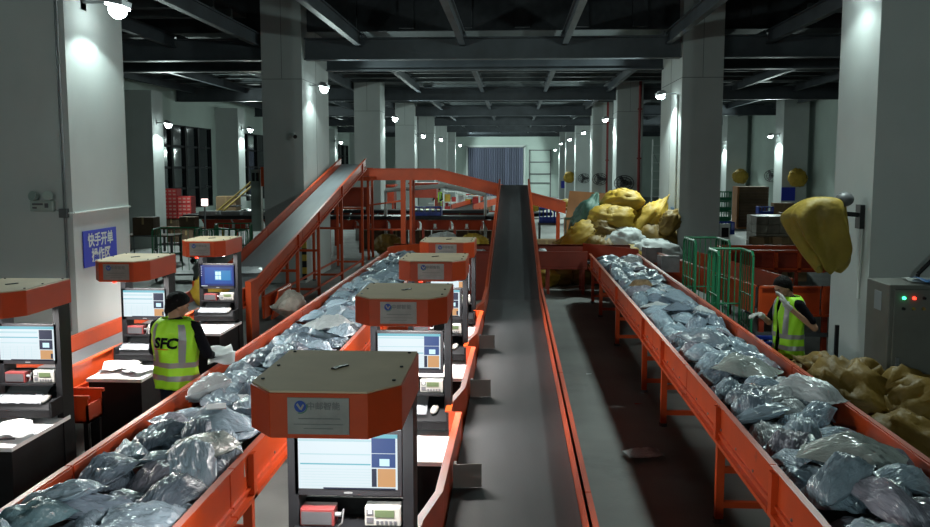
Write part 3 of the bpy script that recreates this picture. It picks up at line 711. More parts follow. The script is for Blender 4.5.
def paper(x, y, z, w_, h_, rz, label, tilt=0, curl=.02, seed=0, m=None):
    n = 8; vs = []
    for i in range(n + 1):
        for j in range(n + 1):
            u, v = i / n - .5, j / n - .5
            vs.append((u * w_, v * h_, curl * (noise.noise((u * 2.2 + seed, v * 2.2, seed)) + .45) + .004))
    m_ = MB(); m_.add(vs, [(i * (n + 1) + j, (i + 1) * (n + 1) + j, (i + 1) * (n + 1) + j + 1, i * (n + 1) + j + 1) for i in range(n) for j in range(n)])
    o = solo('paper_sheet', m_, m or M_white, label, 'paper', (x, y, z), rz, smooth=True); o.rotation_euler = (tilt, 0, rz)
    s = o.modifiers.new('s', 'SOLIDIFY'); s.thickness = .002; return o
paper(-3.83, 6.55, .76, .34, .26, .5, 'crumpled white sheet lying on table of the left edge terminal', seed=1, curl=.05)
paper(-3.68, 6.38, .775, .30, .24, -.3, 'folded white form on top of the crumpled sheet at left', seed=4, curl=.04)
paper(-3.86, 8.62, .757, .34, .34, .2, 'rumpled white cloth-like sheet on the table below the blue sign', seed=2, curl=.07)
paper(-3.62, 8.5, .765, .24, .30, -.4, 'white form overlapping the rumpled sheet below the blue sign', seed=7, curl=.04)
m_ = MB()
m_.bar((-3.75, 6.24, .775), (-3.62, 6.27, .775), .012, .012)
solo('black_pen', m_, M_plast, 'black pen at the front edge of the left edge terminal table', 'pen')

# ================================================================ PARCELS
def bag_mesh(seed, square=False, flap=True, nu=22, nv=18, rough_=1.0, hz=.5):
    r = random.Random(seed); vs = []
    off = Vector((r.uniform(0, 50), r.uniform(0, 50), r.uniform(0, 50)))
    for side in (1, -1):
        for i in range(nu + 1):
            for j in range(nv + 1):
                u = -1 + 2 * i / nu; v = -1 + 2 * j / nv
                e = 3.2 if square else 2.1
                t = max(0, 1 - abs(u / .93) ** e) ** .78 * max(0, 1 - abs(v / .97) ** e) ** .78 if abs(u) < .93 and abs(v) < .97 else 0
                p = Vector((u, v, side))
                w1 = noise.noise(Vector((u * 1.3, v * 1.3, side * .6)) + off)
                w2 = 1 - abs(noise.noise(Vector((u * 3.1, v * 4.1, side * 3)) + off)) * 2
                w3 = 1 - abs(noise.noise(Vector((u * 3.5, v * 11, side * 7)) + off)) * 2.2
                h = t * (hz * 1.2 + .38 * w1) + side * .0
                h += t ** .5 * (.12 * w2 + .085 * w3 - .10) * rough_
                if side < 0: h = t * hz * .55
                x = u * (1 + .10 * noise.noise(Vector((v * 1.7, 3, 0)) + off)) * (.5 if False else 1)
                y = v * (1 - .16 * (1 - t) * abs(u) + .14 * noise.noise(Vector((u * 1.8, 9, 0)) + off))
                z = side * max(h, 0) + (1 - t) * .12 * noise.noise(Vector((u * 2.4, v * 2.4, 5)) + off) + .14 * noise.noise(Vector((u * .9, v * .9, 15)) + off)
                vs.append((x * .5, y * .5, z * .5))
    S = (nu + 1) * (nv + 1); fs = []
    def id_(s, i, j): return s * S + i * (nv + 1) + j
    for i in range(nu):
        for j in range(nv):
            fs.append((id_(0, i, j), id_(0, i + 1, j), id_(0, i + 1, j + 1), id_(0, i, j + 1)))
            fs.append((id_(1, i, j), id_(1, i, j + 1), id_(1, i + 1, j + 1), id_(1, i + 1, j)))
    for i in range(nu):
        fs.append((id_(0, i, 0), id_(1, i, 0), id_(1, i + 1, 0), id_(0, i + 1, 0))); fs.append((id_(0, i, nv), id_(0, i + 1, nv), id_(1, i + 1, nv), id_(1, i, nv)))
    for j in range(nv):
        fs.append((id_(0, 0, j), id_(0, 0, j + 1), id_(1, 0, j + 1), id_(1, 0, j))); fs.append((id_(0, nu, j), id_(1, nu, j), id_(1, nu, j + 1), id_(0, nu, j + 1)))
    m_ = MB(); m_.add(vs, fs); return m_
BAGS = {}
def bagdata(v, m):
    k = (v, m.name)
    if k not in BAGS:
        BAGS[k] = bag_mesh(100 + v, square=(v % 3 == 0), rough_=1.2, hz=.55 if v % 2 else .75).mesh('parcel', m, True)
    return BAGS[k]
BN = {'grey blue mailer plastic': 'grey blue', 'slate mailer plastic': 'dark slate', 'mauve grey mailer plastic': 'mauve grey', 'white mailer plastic': 'whitish'}
def fill(belt, zones, x0, x1, y0, y1, zb, step, cols, group, label, seed, zmax, mats_w, specials, zend=None):
    r = random.Random(seed); cell = .04; hf = {}
    def H(x, y): return hf.get((round(x / cell), round(y / cell)), 0)
    slots = []
    y = y0; k = 0
    while y < y1:
        for c_ in range(cols):
            slots.append((x0 + (c_ + .5 + r.uniform(-.3, .3)) * (x1 - x0) / cols, y + r.uniform(-.09, .09)))
        y += step * (1 + .012 * (y - y0)); k += 1
    r.shuffle(slots); out = []
    for n_, (x, y) in enumerate(slots):
        L_ = r.uniform(.32, .50); W_ = r.uniform(.22, .31); T_ = r.uniform(.11, .19); rz = r.uniform(0, PI)
        ex = abs(math.cos(rz)) * L_ / 2 + abs(math.sin(rz)) * W_ / 2
        x = min(max(x, x0 + ex * .80), x1 - ex * .80)
        # sample the pile
        cs, sn = math.cos(rz), math.sin(rz); pts = []
        for i in range(-3, 4):
            for j in range(-2, 3):
                a, b_ = i / 3 * L_ * .42, j / 2 * W_ * .42; pts.append((a, b_, H(x + a * cs - b_ * sn, y + a * sn + b_ * cs)))
        zs = sorted(p[2] for p in pts); zz = zs[int(len(zs) * .5)]
        ga = sum(p[0] * p[2] for p in pts) / sum(p[0] ** 2 for p in pts); gb = sum(p[1] * p[2] for p in pts) / sum(p[1] ** 2 for p in pts)
        ga = max(-.36, min(.36, ga)) + r.uniform(-.08, .08); gb = max(-.36, min(.36, gb)) + r.uniform(-.1, .1)
        cz = min(zz + T_ * .36, zmax)
        for i in range(-6, 7):
            for j in range(-5, 6):
                a, b_ = i / 6 * L_ / 2, j / 5 * W_ / 2; prof = (1 - (i / 6.5) ** 2) * (1 - (j / 5.5) ** 2)
                kx = (round((x + a * cs - b_ * sn) / cell), round((y + a * sn + b_ * cs) / cell))
                hf[kx] = max(hf.get(kx, 0), cz + (ga * a + gb * b_) + T_ * .30 * prof)
        m_ = r.choices([q[0] for q in mats_w], [q[1] for q in mats_w])[0]
        o = link('parcel', bagdata(r.randrange(16), m_), None, (x, y, zb + cz + .02), (math.atan(gb), -math.atan(ga), 0), (L_, W_, T_ * 1.5))
        o.rotation_euler = (Matrix.Rotation(rz, 3, 'Z') @ Euler((math.atan(gb), -math.atan(ga), 0)).to_matrix()).to_euler()
        q = zones[[i for i, z_ in enumerate(zones) if y <= z_[0]][0]][1]; fx = (x - x0) / (x1 - x0)
        side = 'along its left wall' if fx < .36 else 'along its right wall' if fx > .64 else 'down its middle'
        tag(o, '%s parcel, %s, %s, %s' % (BN[m_.name], belt, side, q), 'parcel', group); out.append(o)
    for (sx, sy, m_, lb, sc_, rz, top) in specials:
        best = min(out, key=lambda o: (o.location.x - sx) ** 2 + (o.location.y - sy) ** 2 - (2 if False else 0))
        out.remove(best)
        best.data = bagdata(r.randrange(16), m_); best['label'] = lb; del best['group']; best.scale = sc_; best.rotation_euler = (0, 0, rz); best.location = (sx, sy, zb + top)
        if 'label paper' in lb or 'shipping label' in lb:
            zt = max(v.co.z for v in best.data.vertices if abs(v.co.x) < .2 and abs(v.co.y) < .2); q = MB(); q.b(-.16, .12, -.2, .18, zt - .03, zt + .004); lo_ = part('shipping_label', q, M_lab, best, label='pale rectangular shipping label')
    return out
fill('left belt', [(4.4, 'nearest the viewer'), (5.6, 'before the front hood'), (7, 'beside the front hood'), (8.6, 'past the front hood'), (10.5, 'by the second hood'), (13, 'by the third hood'), (16, 'by the farthest hood'), (99, 'at the far bend')], -2.62, -1.74, 3.3, 18.9, .76, .225, 3, 'grey parcels heaped on the left parcel conveyor', 'grey blue plastic mailer parcel in the heap on the left conveyor', 3, .20,
     [(M_bag, 5), (M_bagd, 2.2), (M_bagp, 1.2), (M_bagw, .3)],
     [(-2.02, 6.0, M_bag, 'square grey parcel with a pale shipping label facing up, beside the front hood', (.46, .36, .26), .3, .22),
      (-1.93, 5.45, M_bagt, 'glossy crinkled clear plastic parcel left of the front orange hood', (.42, .34, .2), 1.2, .23),
      (-2.05, 9.9, M_bagw, 'white and yellowish padded parcel high on left heap near second middle hood', (.50, .36, .30), .9, .24),
      (-2.45, 4.35, mat('teal grey mailer plastic', (.12, .20, .23), .27, noise_amt=.15, bump=.5, bump_scale=11), 'dark teal parcel against the left orange wall at the near end', (.42, .3, .28), 1.0, .2)])
fill('right belt', [(4.9, 'nearest the viewer'), (6.2, 'level with the brown sacks'), (7.6, 'just before the brown sacks'), (9.2, 'before the worker'), (11, 'beside the worker'), (13, 'by the near cage'), (15.5, 'by the far cage'), (99, 'at the far end')], 1.65, 2.50, 3.6, 18.7, .74, .235, 3, 'blue grey parcels heaped on the right parcel conveyor', 'blue grey plastic mailer parcel in the heap on the right conveyor', 5, .21,
     [(M_bag, 6), (M_bagd, 1), (M_bagp, 1), (M_bagw, .5)],
     [(2.33, 7.15, M_bagw, 'long white parcel leaning on the inner right wall beside brown sacks', (.56, .30, .28), 2.2, .22),
      (2.05, 8.0, M_bagt, 'large rounded cloudy parcel with beige contents in mid right conveyor', (.55, .40, .40), 2.6, .22),
      (2.1, 5.6, M_bagt, 'big crinkled parcel taped in clear film at near end of right conveyor', (.62, .42, .34), 2.7, .22),
      (1.95, 9.2, M_bag, 'long sausage shaped grey parcel lying slantwise on the right conveyor', (.62, .26, .36), 2.3, .25),
      (2.2, 11.6, M_bagd, 'dark slate parcel by the inner wall of the right conveyor', (.44, .34, .24), .5, .2),
      (1.95, 13.9, M_kraft, 'small brown kraft parcel in the far part of right heap', (.34, .26, .24), .5, .2)])
# parcels apart from the heaps
o = link('parcel', bagdata(3, M_bagw), None, (-4.42, 14.9, 1.02), (.19, 0, .3), (.46, .36, .10)); tag(o, 'flat whitish parcel lying alone on the left incline belt', 'parcel')
o = link('parcel', bagdata(5, M_bagw), None, (1.24, 8.45, .05), (0, 0, .2), (.34, .26, .14)); tag(o, 'flattened white and blue parcel dropped on the floor by the right conveyor', 'parcel')
o = link('parcel', bagdata(4, mat('brown grey wrapped box plastic', (.17, .15, .13), .35, noise_amt=.3, bump=.4)), None, (-3.05, 12.2, .78), (0, .3, .7), (.50, .40, .55)); tag(o, 'dark taped box-like parcel beyond the worker at left belt end', 'parcel')
for k, (x, y, z, m_) in enumerate(((-.75, 19.95, .76, M_bagw), (.62, 19.9, .76, M_bagw))):
    o = link('parcel', bagdata(7 + k, m_), None, (x, y, z + .1), (0, 0, .5 + k), (.36, .26, .2)); tag(o, 'small white parcel on the cross conveyor %s of the middle belt' % ('left', 'right')[k], 'parcel')
# small floor scraps
m_ = MB(); m_.add([(0, 0, .004), (.07, .01, .012), (.06, .05, .006), (-.01, .04, .01)], [(0, 1, 2, 3), (3, 2, 1, 0)]); solo('paper_scrap', m_, M_white, 'tiny white scrap on the dark floor between belts', 'litter', (.98, 11.9, 0))
m_ = MB(); m_.add([(0, 0, .004), (.09, .01, .012), (.06, .04, .006), (-.01, .03, .01)], [(0, 1, 2, 3), (3, 2, 1, 0)]); solo('paper_scrap', m_, M_red, 'tiny red scrap on the floor near the right conveyor', 'litter', (1.42, 10.4, 0))

# ================================================================ SACKS
def sack_mesh(seed, r=(.4, .3, .3), neck=0, fold=1.0, n=36, m=26, flat=.0, crease=1.0):
    rr = random.Random(seed); off = Vector((rr.uniform(0, 60), rr.uniform(0, 60), rr.uniform(0, 60))); vs = []
    for j in range(m + 1):
        ph = PI * j / m
        for i in range(n):
            th = 2 * PI * i / n
            d = Vector((math.sin(ph) * math.cos(th), math.sin(ph) * math.sin(th), math.cos(ph)))
            k = 1 + .20 * noise.noise(d * 1.4 + off) + .095 * crease * (1 - 2.2 * abs(noise.noise(d * 3.2 + off))) + .035 * crease * (1 - 2 * abs(noise.noise(d * 7 + off)))
            x, y, z = d.x * r[0], d.y * r[1], d.z * r[2]
            if neck:      # gather the +x end to a tied neck with radial folds
                a = max(0, d.x); s_ = 1 - .86 * (max(0, (a - .62) / .38)) ** .8 if a > .62 else 1
                s_ *= 1 + .10 * fold * math.sin(9 * math.atan2(d.z, d.y) + 2 * off.x) * max(0, a)
                x *= 1 + .55 * neck * max(0, (a - .55)); y *= s_; z *= s_
            z = z * k
            if flat and z < -r[2] * flat: z = -r[2] * flat
            vs.append((x * k, y * k, z))
    fs = [(j * n + i, (j + 1) * n + i, (j + 1) * n + (i + 1) % n, j * n + (i + 1) % n) for j in range(m) for i in range(n)]
    mb = MB(); mb.add(vs, fs); return mb
def sack(seed, loc, rot, r, m, label, group='sacks piled behind the cross conveyor', neck=.7, crease=1.7):
    o = link('woven_sack', sack_mesh(seed, r, neck, crease=crease).mesh('woven_sack', m, True), None, loc, rot); tag(o, label, 'sack', group); return o
# pile (x 0.7 .. 3.4, y ~ 21-22.5)
sack(1, (2.55, 21.9, 1.88), (0, .15, 2.9), (.46, .33, .30), M_yel, 'yellow sack at the very top of the pile')
sack(2, (2.35, 21.6, 1.48), (.2, -.1, .3), (.60, .38, .34), M_yel, 'widest yellow sack just below the top of the pile')
sack(3, (3.15, 21.8, 1.36), (0, -.9, .2), (.62, .34, .34), M_yel, 'tall yellow sack leaning on the white column')
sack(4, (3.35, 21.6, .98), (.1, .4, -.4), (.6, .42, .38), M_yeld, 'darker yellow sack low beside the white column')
sack(5, (2.62, 21.2, 1.0), (.3, 0, .5), (.52, .36, .30), M_sackw, 'white sack in the middle of the pile')
sack(6, (3.25, 20.9, .72), (0, .1, .05), (.58, .38, .32), M_sackw, 'big white sack lying at the right foot of the pile')
sack(7, (2.55, 20.95, .66), (0, 0, 3.0), (.66, .40, .32), M_yel, 'yellow sack lying at the front beside the big white one')
sack(8, (1.92, 21.0, .74), (0, -1.2, .2), (.42, .42, .40), M_yeld, 'rounded upright yellow sack front centre of the pile')
sack(9, (1.55, 21.2, 1.02), (0, -.7, .2), (.55, .36, .32), M_yel, 'yellow sack tilted upward left of the pile middle')
sack(10, (1.72, 21.9, 1.42), (0, -1.2, .2), (.58, .3, .3), M_sackg, 'dark green sack standing against the orange board')
sack(11, (1.2, 21.3, .72), (.3, .2, 2.6), (.45, .32, .28), M_yeld, 'small slumped sack at the left foot of pile')
sack(12, (.95, 21.0, .56), (.1, .1, .4), (.42, .3, .25), M_yeld, 'flattest sack at the far left end of pile')
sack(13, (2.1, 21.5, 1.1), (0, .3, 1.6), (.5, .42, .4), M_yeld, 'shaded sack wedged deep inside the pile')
sack(14, (3.6, 21.25, 1.45), (0, -1.0, .2), (.30, .24, .2), M_yeld, 'small knotted sack against the column edge')
for k, (x, y) in enumerate(((.9, 21.2), (1.6, 21.4), (2.4, 21.6), (3.2, 21.5), (1.3, 22), (2.0, 22.1), (2.8, 22.2))):
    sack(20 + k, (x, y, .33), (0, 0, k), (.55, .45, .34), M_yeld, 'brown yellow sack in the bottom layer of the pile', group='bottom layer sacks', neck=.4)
sack(30, (.72, 20.85, .22), (0, 0, .2), (.35, .3, .22), M_yel, 'yellow sack on floor right of the middle belt, under conveyor')
# heap of empty sacks by the cabinet
g_ = 'empty sacks heaped beside the control cabinet'
sack(40, (3.08, 8.35, .48), (.2, .5, .5), (.50, .38, .42), M_yeld, 'wide crumpled sack nearest the white column base', g_, .3, 2.4)
sack(41, (3.5, 8.15, .54), (0, -.75, .35), (.42, .33, .32), M_yeld, 'squarish sack standing in front of the control cabinet', g_, .2, 1.8)
sack(42, (3.42, 7.5, .28), (0, .45, -.6), (.50, .26, .28), M_yeld, 'slumped sack at front of the heap against the conveyor', g_, .3, 2.4)
sack(43, (3.0, 8.75, .74), (0, -.4, 2.4), (.24, .19, .16), M_yeld, 'small twisted sack mouth on top of the brown heap', g_, 1, 3.0)
sack(44, (2.86, 8.9, .5), (0, .3, 1.2), (.32, .2, .3), M_yeld, 'narrow sack tucked behind the heap by the worker', g_, .5, 2.2)
sack(45, (3.95, 7.9, .22), (0, 0, .4), (.5, .3, .22), mat('dark grey tarp', (.05, .055, .055), .7, bump=.6), 'dark grey bundle on the floor below the cabinet', g_, .3, 2.2)
sack(46, (3.2, 7.9, .22), (0, 0, 1.4), (.5, .42, .24), M_yeld, 'flat sack under the heap beside the cabinet', g_, .3, 2)

# hanging sack over a fan on the near right column
tf = thing('wall_fan', 'wall fan on near right column, almost hidden under a yellow sack', 'fan', (3.8, 10.15, 2.2))
m_ = MB(); m_.b(-.05, 0, -.07, .07, -.13, .13); m_.bar((-.04, 0, .02), (-.42, 0, .05), .05, .05); part('bracket', m_, M_plast, tf)
m_ = MB(); m_.ell((-.22, -.06, .19), (.1, .09, .08), 14, 8); part('motor', m_, M_dsteel, tf, True)
m_ = MB(); m_.cyl((-.45, -.05, -.05), (-.45, .05, -.02), .22, 20); part('guard', m_, M_steel, tf)
m_ = MB(); m_.b(-.012, .0, -.03, .03, -.9, -.13); part('conduit', m_, M_wht, tf)
def hang(loc, sc_, label, seed):
    prof = [(2.43, .07, .05, -.05), (2.41, .20, .13, -.04), (2.36, .27, .17, -.06), (2.28, .31, .19, -.10), (2.20, .35, .20, -.13), (2.12, .335, .19, -.10), (2.0, .31, .17, -.06), (1.88, .29, .15, -.01), (1.76, .25, .12, .05), (1.66, .20, .1, .08), (1.58, .13, .08, .06)]
    n = 36; vs = []; rr = random.Random(seed); off = rr.uniform(0, 40)
    for k, (z, rx, ry, cx) in enumerate(prof):
        dz = 2.43 - z
        for i in range(n):
            th = 2 * PI * i / n
            f = 1 + min(dz * 1.2, .42) * .62 * (math.sin(5 * th + off + z * 1.5) + .5 * math.sin(9 * th + off * 2 - z * 2)) + .08 * noise.noise((math.cos(th) * 2, math.sin(th) * 2, z * 5 + off))
            vs.append((cx + rx * f * math.cos(th), ry * f * math.sin(th), (z - 2.0) + (.06 * math.sin(3 * th + off) * (dz > .6))))
    m_ = MB(); m_.add(vs, [(k * n + i, k * n + (i + 1) % n, (k + 1) * n + (i + 1) % n, (k + 1) * n + i) for k in range(len(prof) - 1) for i in range(n)] + [tuple(range(n - 1, -1, -1))])
    o = link('hanging_sack', m_.mesh('hanging_sack', mat('olive yellow woven sack', (.27, .185, .02), .6, noise_amt=.2, noise_scale=4, bump=1.0, bump_scale=8), True), None, loc, (0, 0, 0), sc_); tag(o, label, 'sack')
    s = o.modifiers.new('s', 'SUBSURF'); s.levels = 1; s.render_levels = 1; return o
hang((3.40, 10.1, 2.02), (.93, .95, .93), 'large yellow sack draped over the wall fan on the near right column', 3)

# ================================================================ CONTROL CABINET
t = thing('control_cabinet', 'grey brown electrical control cabinet with pilot lights', 'cabinet', (3.50, 8.6, 0))
m_ = MB(); m_.b(0, 1.1, 0, .55, .1, 1.65); part('body', m_, M_cab, t, bevel=.01)
m_ = MB(); m_.b(.04, 1.06, -.02, 0, .14, 1.61); d_ = part('door', m_, M_cab, t, bevel=.006)
m_ = MB(); m_.b(.07, .10, -.05, -.02, .85, .97); m_.cyl((.085, -.03, .9), (.085, -.06, .9), .02, 10); part('handle', m_, M_steel, d_)
m_ = MB(); m_.b(.02, 1.08, .02, .53, 0, .1); part('plinth', m_, M_plast, t)
m_ = MB(); m_.b(-.004, 0, .17, .34, 1.38, 1.56); part('door_plate', m_, mat('pale grey label', (.24, .27, .29), .5), t)
k = 0
for r_ in range(2):
    for c__ in range(4):
        x = .125 + c__ * .092; z = 1.53 - r_ * .10
        m_ = MB(); m_.cyl((x, -.02, z), (x, -.045, z), .016, 12, .012)
        mm = M_ledg if (r_, c__) == (0, 0) else M_ledr if (r_, c__) == (0, 1) else mat('amber knob', (.25, .16, .03), .5) if r_ and c__ in (1, 2) else M_plast
        part('pilot_light' if (r_ == 0 and c__ < 2) else 'push_button', m_, mm, t, label='lit green pilot light' if mm is M_ledg else 'lit red pilot light' if mm is M_ledr else None)
paper(4.08, 8.72, 1.66, .55, .36, .12, 'blue printed leaflet on top of the control cabinet', seed=6, curl=.06, m=mat('blue leaflet', (.04, .16, .42), .4, noise_amt=.3, noise_scale=9))
paper(4.02, 8.85, 1.652, .5, .34, -.1, 'pale sheet lying under the blue leaflet', seed=8, curl=.03, m=mat('pale sheet', (.4, .42, .4), .5))
m_ = MB(); m_.tube([(4.22, 9.75, 1.2), (4.25, 9.75, 1.62), (4.45, 9.72, 1.85), (4.7, 9.7, 2.2)], .022, 8); solo('black_hose', m_, M_plast, 'thick black hose rising right behind the control cabinet', 'hose')
# cream posts in front of the column base
for k, (x, wd) in enumerate(((3.42, .035), (3.16, .03))):
    m_ = MB(); m_.b(x, x + wd, 9.72, 9.76, 0, .62 + .45 * (k == 0)); solo('guard_strip', m_, M_plast, ('dark strip standing beside the cabinet', 'dark strip standing by the worker at column')[k], 'post')

# ================================================================ COLUMN FITTINGS
t = thing('wall_sign', 'blue rectangular wall sign with two lines of white Chinese characters', 'sign', (-4.895, 10.50, 1.80))
m_ = MB(); m_.b(0, .012, -.43, .43, -.21, .21); part('board', m_, M_signblue, t)
for line, z in (('快手开单', .085), ('操作区', -.095)):
    tx = text_mb(line, .165, .001, .004); xform(tx, Matrix.Translation((.015, 0.0, z)) @ Matrix.Rotation(R(90), 4, 'Z') @ Matrix.Rotation(R(90), 4, 'X'))
    part('lettering', tx, M_wht, t)
t = thing('emergency_light', 'twin head emergency light box on the near left column front', 'lamp', (-5.22, 9.88, 2.37))
m_ = MB(); m_.b(-.13, .13, -.07, 0, -.12, .0); part('box', m_, M_exit, t, bevel=.008)
for s in (-1, 1):
    m_ = MB(); m_.cyl((s * .07, -.02, .04), (s * .09, -.09, .055), .04, 12, .055); part('lamp_head', m_, M_exit, t)
m_ = MB(); m_.b(-.1, .02, -.074, -.07, -.05, -.03); m_.b(-.1, -.05, -.074, -.07, -.09, -.07); m_.b(.04, .08, -.074, -.07, -.08, -.03); part('indicator_print', m_, M_ink, t)
t = thing('cable_conduit', 'thin vertical cable conduit with a junction box on the near left column', 'conduit', (0, 0, 0))
m_ = MB(); m_.cyl((-4.99, 9.86, .9), (-4.99, 9.86, 6.9), .010, 6); m_.cyl((-4.965, 9.86, .9), (-4.965, 9.86, 6.9), .007, 6); part('cable', m_, M_steel, t)
m_ = MB(); m_.b(-5.03, -4.94, 9.82, 9.88, 2.18, 2.28); part('junction_box', m_, M_dsteel, t)
m_ = MB(); m_.cyl((-4.885, 9.88, 2.23), (-4.885, 11.36, 2.24), .014, 6); m_.cyl((-5.0, 9.86, 2.23), (-4.88, 9.86, 2.23), .010, 6); part('branch_conduit', m_, M_wht, t)
m_ = MB(); m_.cyl((-5.22, 9.86, 2.31), (-5.0, 9.86, 2.24), .005, 5); part('lamp_cable', m_, M_steel, t)
t = thing('security_camera', 'small white and black security camera on the second left column', 'camera', (-5.12, 21.1, 3.46))
m_ = MB(); m_.b(-.04, .04, -.04, 0, -.04, .06); m_.bar((0, -.03, .03), (.02, -.14, .02), .03, .03); part('mount', m_, M_wht, t)
m_ = MB(); m_.cyl((-.03, -.1, 0), (.10, -.28, -.04), .055, 12); part('camera_body', m_, M_wht, t); m_ = MB(); m_.cyl((.10, -.28, -.04), (.11, -.295, -.043), .048, 12); part('lens', m_, M_plast, t)
for (x, y, h, lb) in ((4.62, 34.2, 5.9, 'red fire pipe rising beside the third right column'), (4.5, 44.66, 5.9, 'thin red fire pipe beside the fourth right column')):
    m_ = MB(); m_.cyl((x, y, 0), (x, y, h), .055, 10)
    for z in (1.2, 3.0, 4.8): m_.b(x - .08, x + .08, y - .07, y + .07, z, z + .06)
    solo('fire_pipe', m_, M_redpipe, lb, 'pipe', smooth=False)
m_ = MB(); m_.cyl((3.78, 21.6, .3), (3.78, 21.6, 4.4), .02, 6); m_.b(3.74, 3.8, 21.55, 21.65, 4.3, 4.4); solo('cable_conduit', m_, M_wht, 'white conduit up the side of the column behind the sack pile', 'conduit')
m_ = MB(); m_.b(0, .02, 0, .55, 0, .42); solo('wall_sign', m_, mat('pale blue notice', (.06, .18, .36), .5), 'small pale blue notice low on the column beside the sacks', 'sign', (3.775, 21.65, 1.35))
t = thing('electric_box', 'tall grey switch box with dark windows at column foot', 'switch box', (4.75, 21.2, 0)); m_ = MB(); m_.b(0, .22, 0, .16, .7, 1.42); part('case', m_, M_wht, t)
m_ = MB(); m_.b(.03, .19, -.01, 0, 1.12, 1.34); m_.b(.03, .19, -.01, 0, .8, 1.04); part('window', m_, M_plast, t); m_ = MB(); m_.b(.08, .14, .04, .1, 0, .7); part('stand', m_, M_steel, t)
t = thing('corner_guard', 'black and yellow striped corner guard at foot of the second left column', 'guard', (-4.88, 21.06, 0))
for k in range(8):
    m_ = MB(); m_.b(-.08, .02, -.03, .05, .08 + k * .15, .08 + (k + 1) * .15); part('stripe', m_, M_yrail if k % 2 else M_plast, t)
def fan(x, y, z, label, covered=False, facing=-1, s=1.0):
    t = thing('wall_fan', label, 'fan', (x, y, z), 0, 'fans on the columns and wall')
    m_ = MB(); m_.bar((0, .0, 0), (0, -.25, .03), .06, .06); m_.ell((0, -.2, .03), (.1, .14, .1), 10, 7); part('motor', m_, M_plast, t)
    m_ = MB()
    for rr in (.36 * s, .26 * s, .14 * s):
        n = 18; m_.tube([(rr * math.cos(2 * PI * i / n), -.36 - .05 * (1 - rr / .36), rr * .8 * math.sin(2 * PI * i / n)) for i in range(n + 1)], .012, 4)
    for i in range(10): m_.bar((0, -.40, 0), (.36 * s * math.cos(i * PI / 5), -.35, .36 * s * .8 * math.sin(i * PI / 5)), .012, .012)
    part('guard', m_, M_plast, t)
    m_ = MB()
    for i in range(3):
        a = i * 2 * PI / 3; m_.box((.16 * math.cos(a), -.33, .16 * math.sin(a)), (.26, .02, .14), (R(18), -a, 0))
    part('blade', m_, M_dsteel, t)
    if covered: 
        o = link('woven_sack', sack_mesh(int(x * 7 + y), (.36, .18, .33), 0, crease=2.6).mesh('woven_sack', M_yel, True), None, (x, y - .3, z - .02), (0, .3, 0)); tag(o, 'yellow sack pulled over the fan, ' + label.split(',')[-1].strip(), 'sack')
    return t
fan(4.05, 34.25, 2.12, 'dark wall fan, on the third right column')
fan(4.15, 44.8, 2.12, 'dark wall fan, on the fourth right column')
fan(4.3, 56.8, 2.0, 'small dark wall fan, on the fifth right column')
fan(4.05, 67.5, 1.95, 'wall fan, on the sixth right column', True)
fan(12.4, 45.1, 2.28, 'dark wall fan, between the two yellow covered ones')
fan(12.6, 41.65, 2.25, 'wall fan, on the pier behind the wrapped cartons', True)
fan(12.6, 51.9, 2.2, 'wall fan, on the far pier above the dark stack', True)

# ================================================================ CARTONS, CAGES, BACKGROUND
def carton(w_, d_, h_, m_body, label, loc, rz=0, group=None, tape=True, cat='box'):
    t = thing('carton', label, cat, loc, rz, group); m_ = MB(); m_.b(-w_ / 2, w_ / 2, -d_ / 2, d_ / 2, 0, h_); part('body', m_, m_body, t, bevel=.008)
    if tape:
        m_ = MB(); m_.b(-w_ / 2 - .002, w_ / 2 + .002, -.03, .03, h_ - .0, h_ + .003); m_.b(-.03, .03, -d_ / 2 - .003, -d_ / 2, h_ * .6, h_); part('tape', m_, M_tape, t)
    return t
# red printed cartons on brown ones by the left windows
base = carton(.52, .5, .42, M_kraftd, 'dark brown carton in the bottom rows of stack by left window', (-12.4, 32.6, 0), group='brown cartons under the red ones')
for i in range(2):
    for j in range(2):
        if i or j: dup(base, None, (-12.4 + .53 * i, 32.6, .43 * j))
rc = thing('carton', 'red printed carton, left column, first from the bottom of the red stack', 'box', (-12.4, 32.55, .86), 0, 'red printed cartons')
m_ = MB(); m_.b(-.25, .25, -.24, .24, 0, .26); part('body', m_, M_redc, rc)
m_ = MB()
for a in (-.16, 0, .16):
    for z in (.03, .15): m_.b(a - .05, a + .05, -.245, -.24, z, z + .06)
part('print_marks', m_, mat('pale print', (.36, .16, .14), .6), rc)['kind'] = 'stuff'
for i, j in ((1, 0), (0, 1), (1, 1), (0, 2), (0, 3), (1, 2)):
    dup(rc, None, (-12.4 + .52 * i, 32.55, .86 + .27 * j), label='red printed carton, %s column, %s from the bottom of the red stack' % (('left', 'right')[i], ('first', 'second', 'third', 'fourth')[j]))
bigt = carton(.7, .6, .5, M_kraft, 'open brown carton on the loop sorter end left of the incline', (-10.0, 31.5, 1.2))
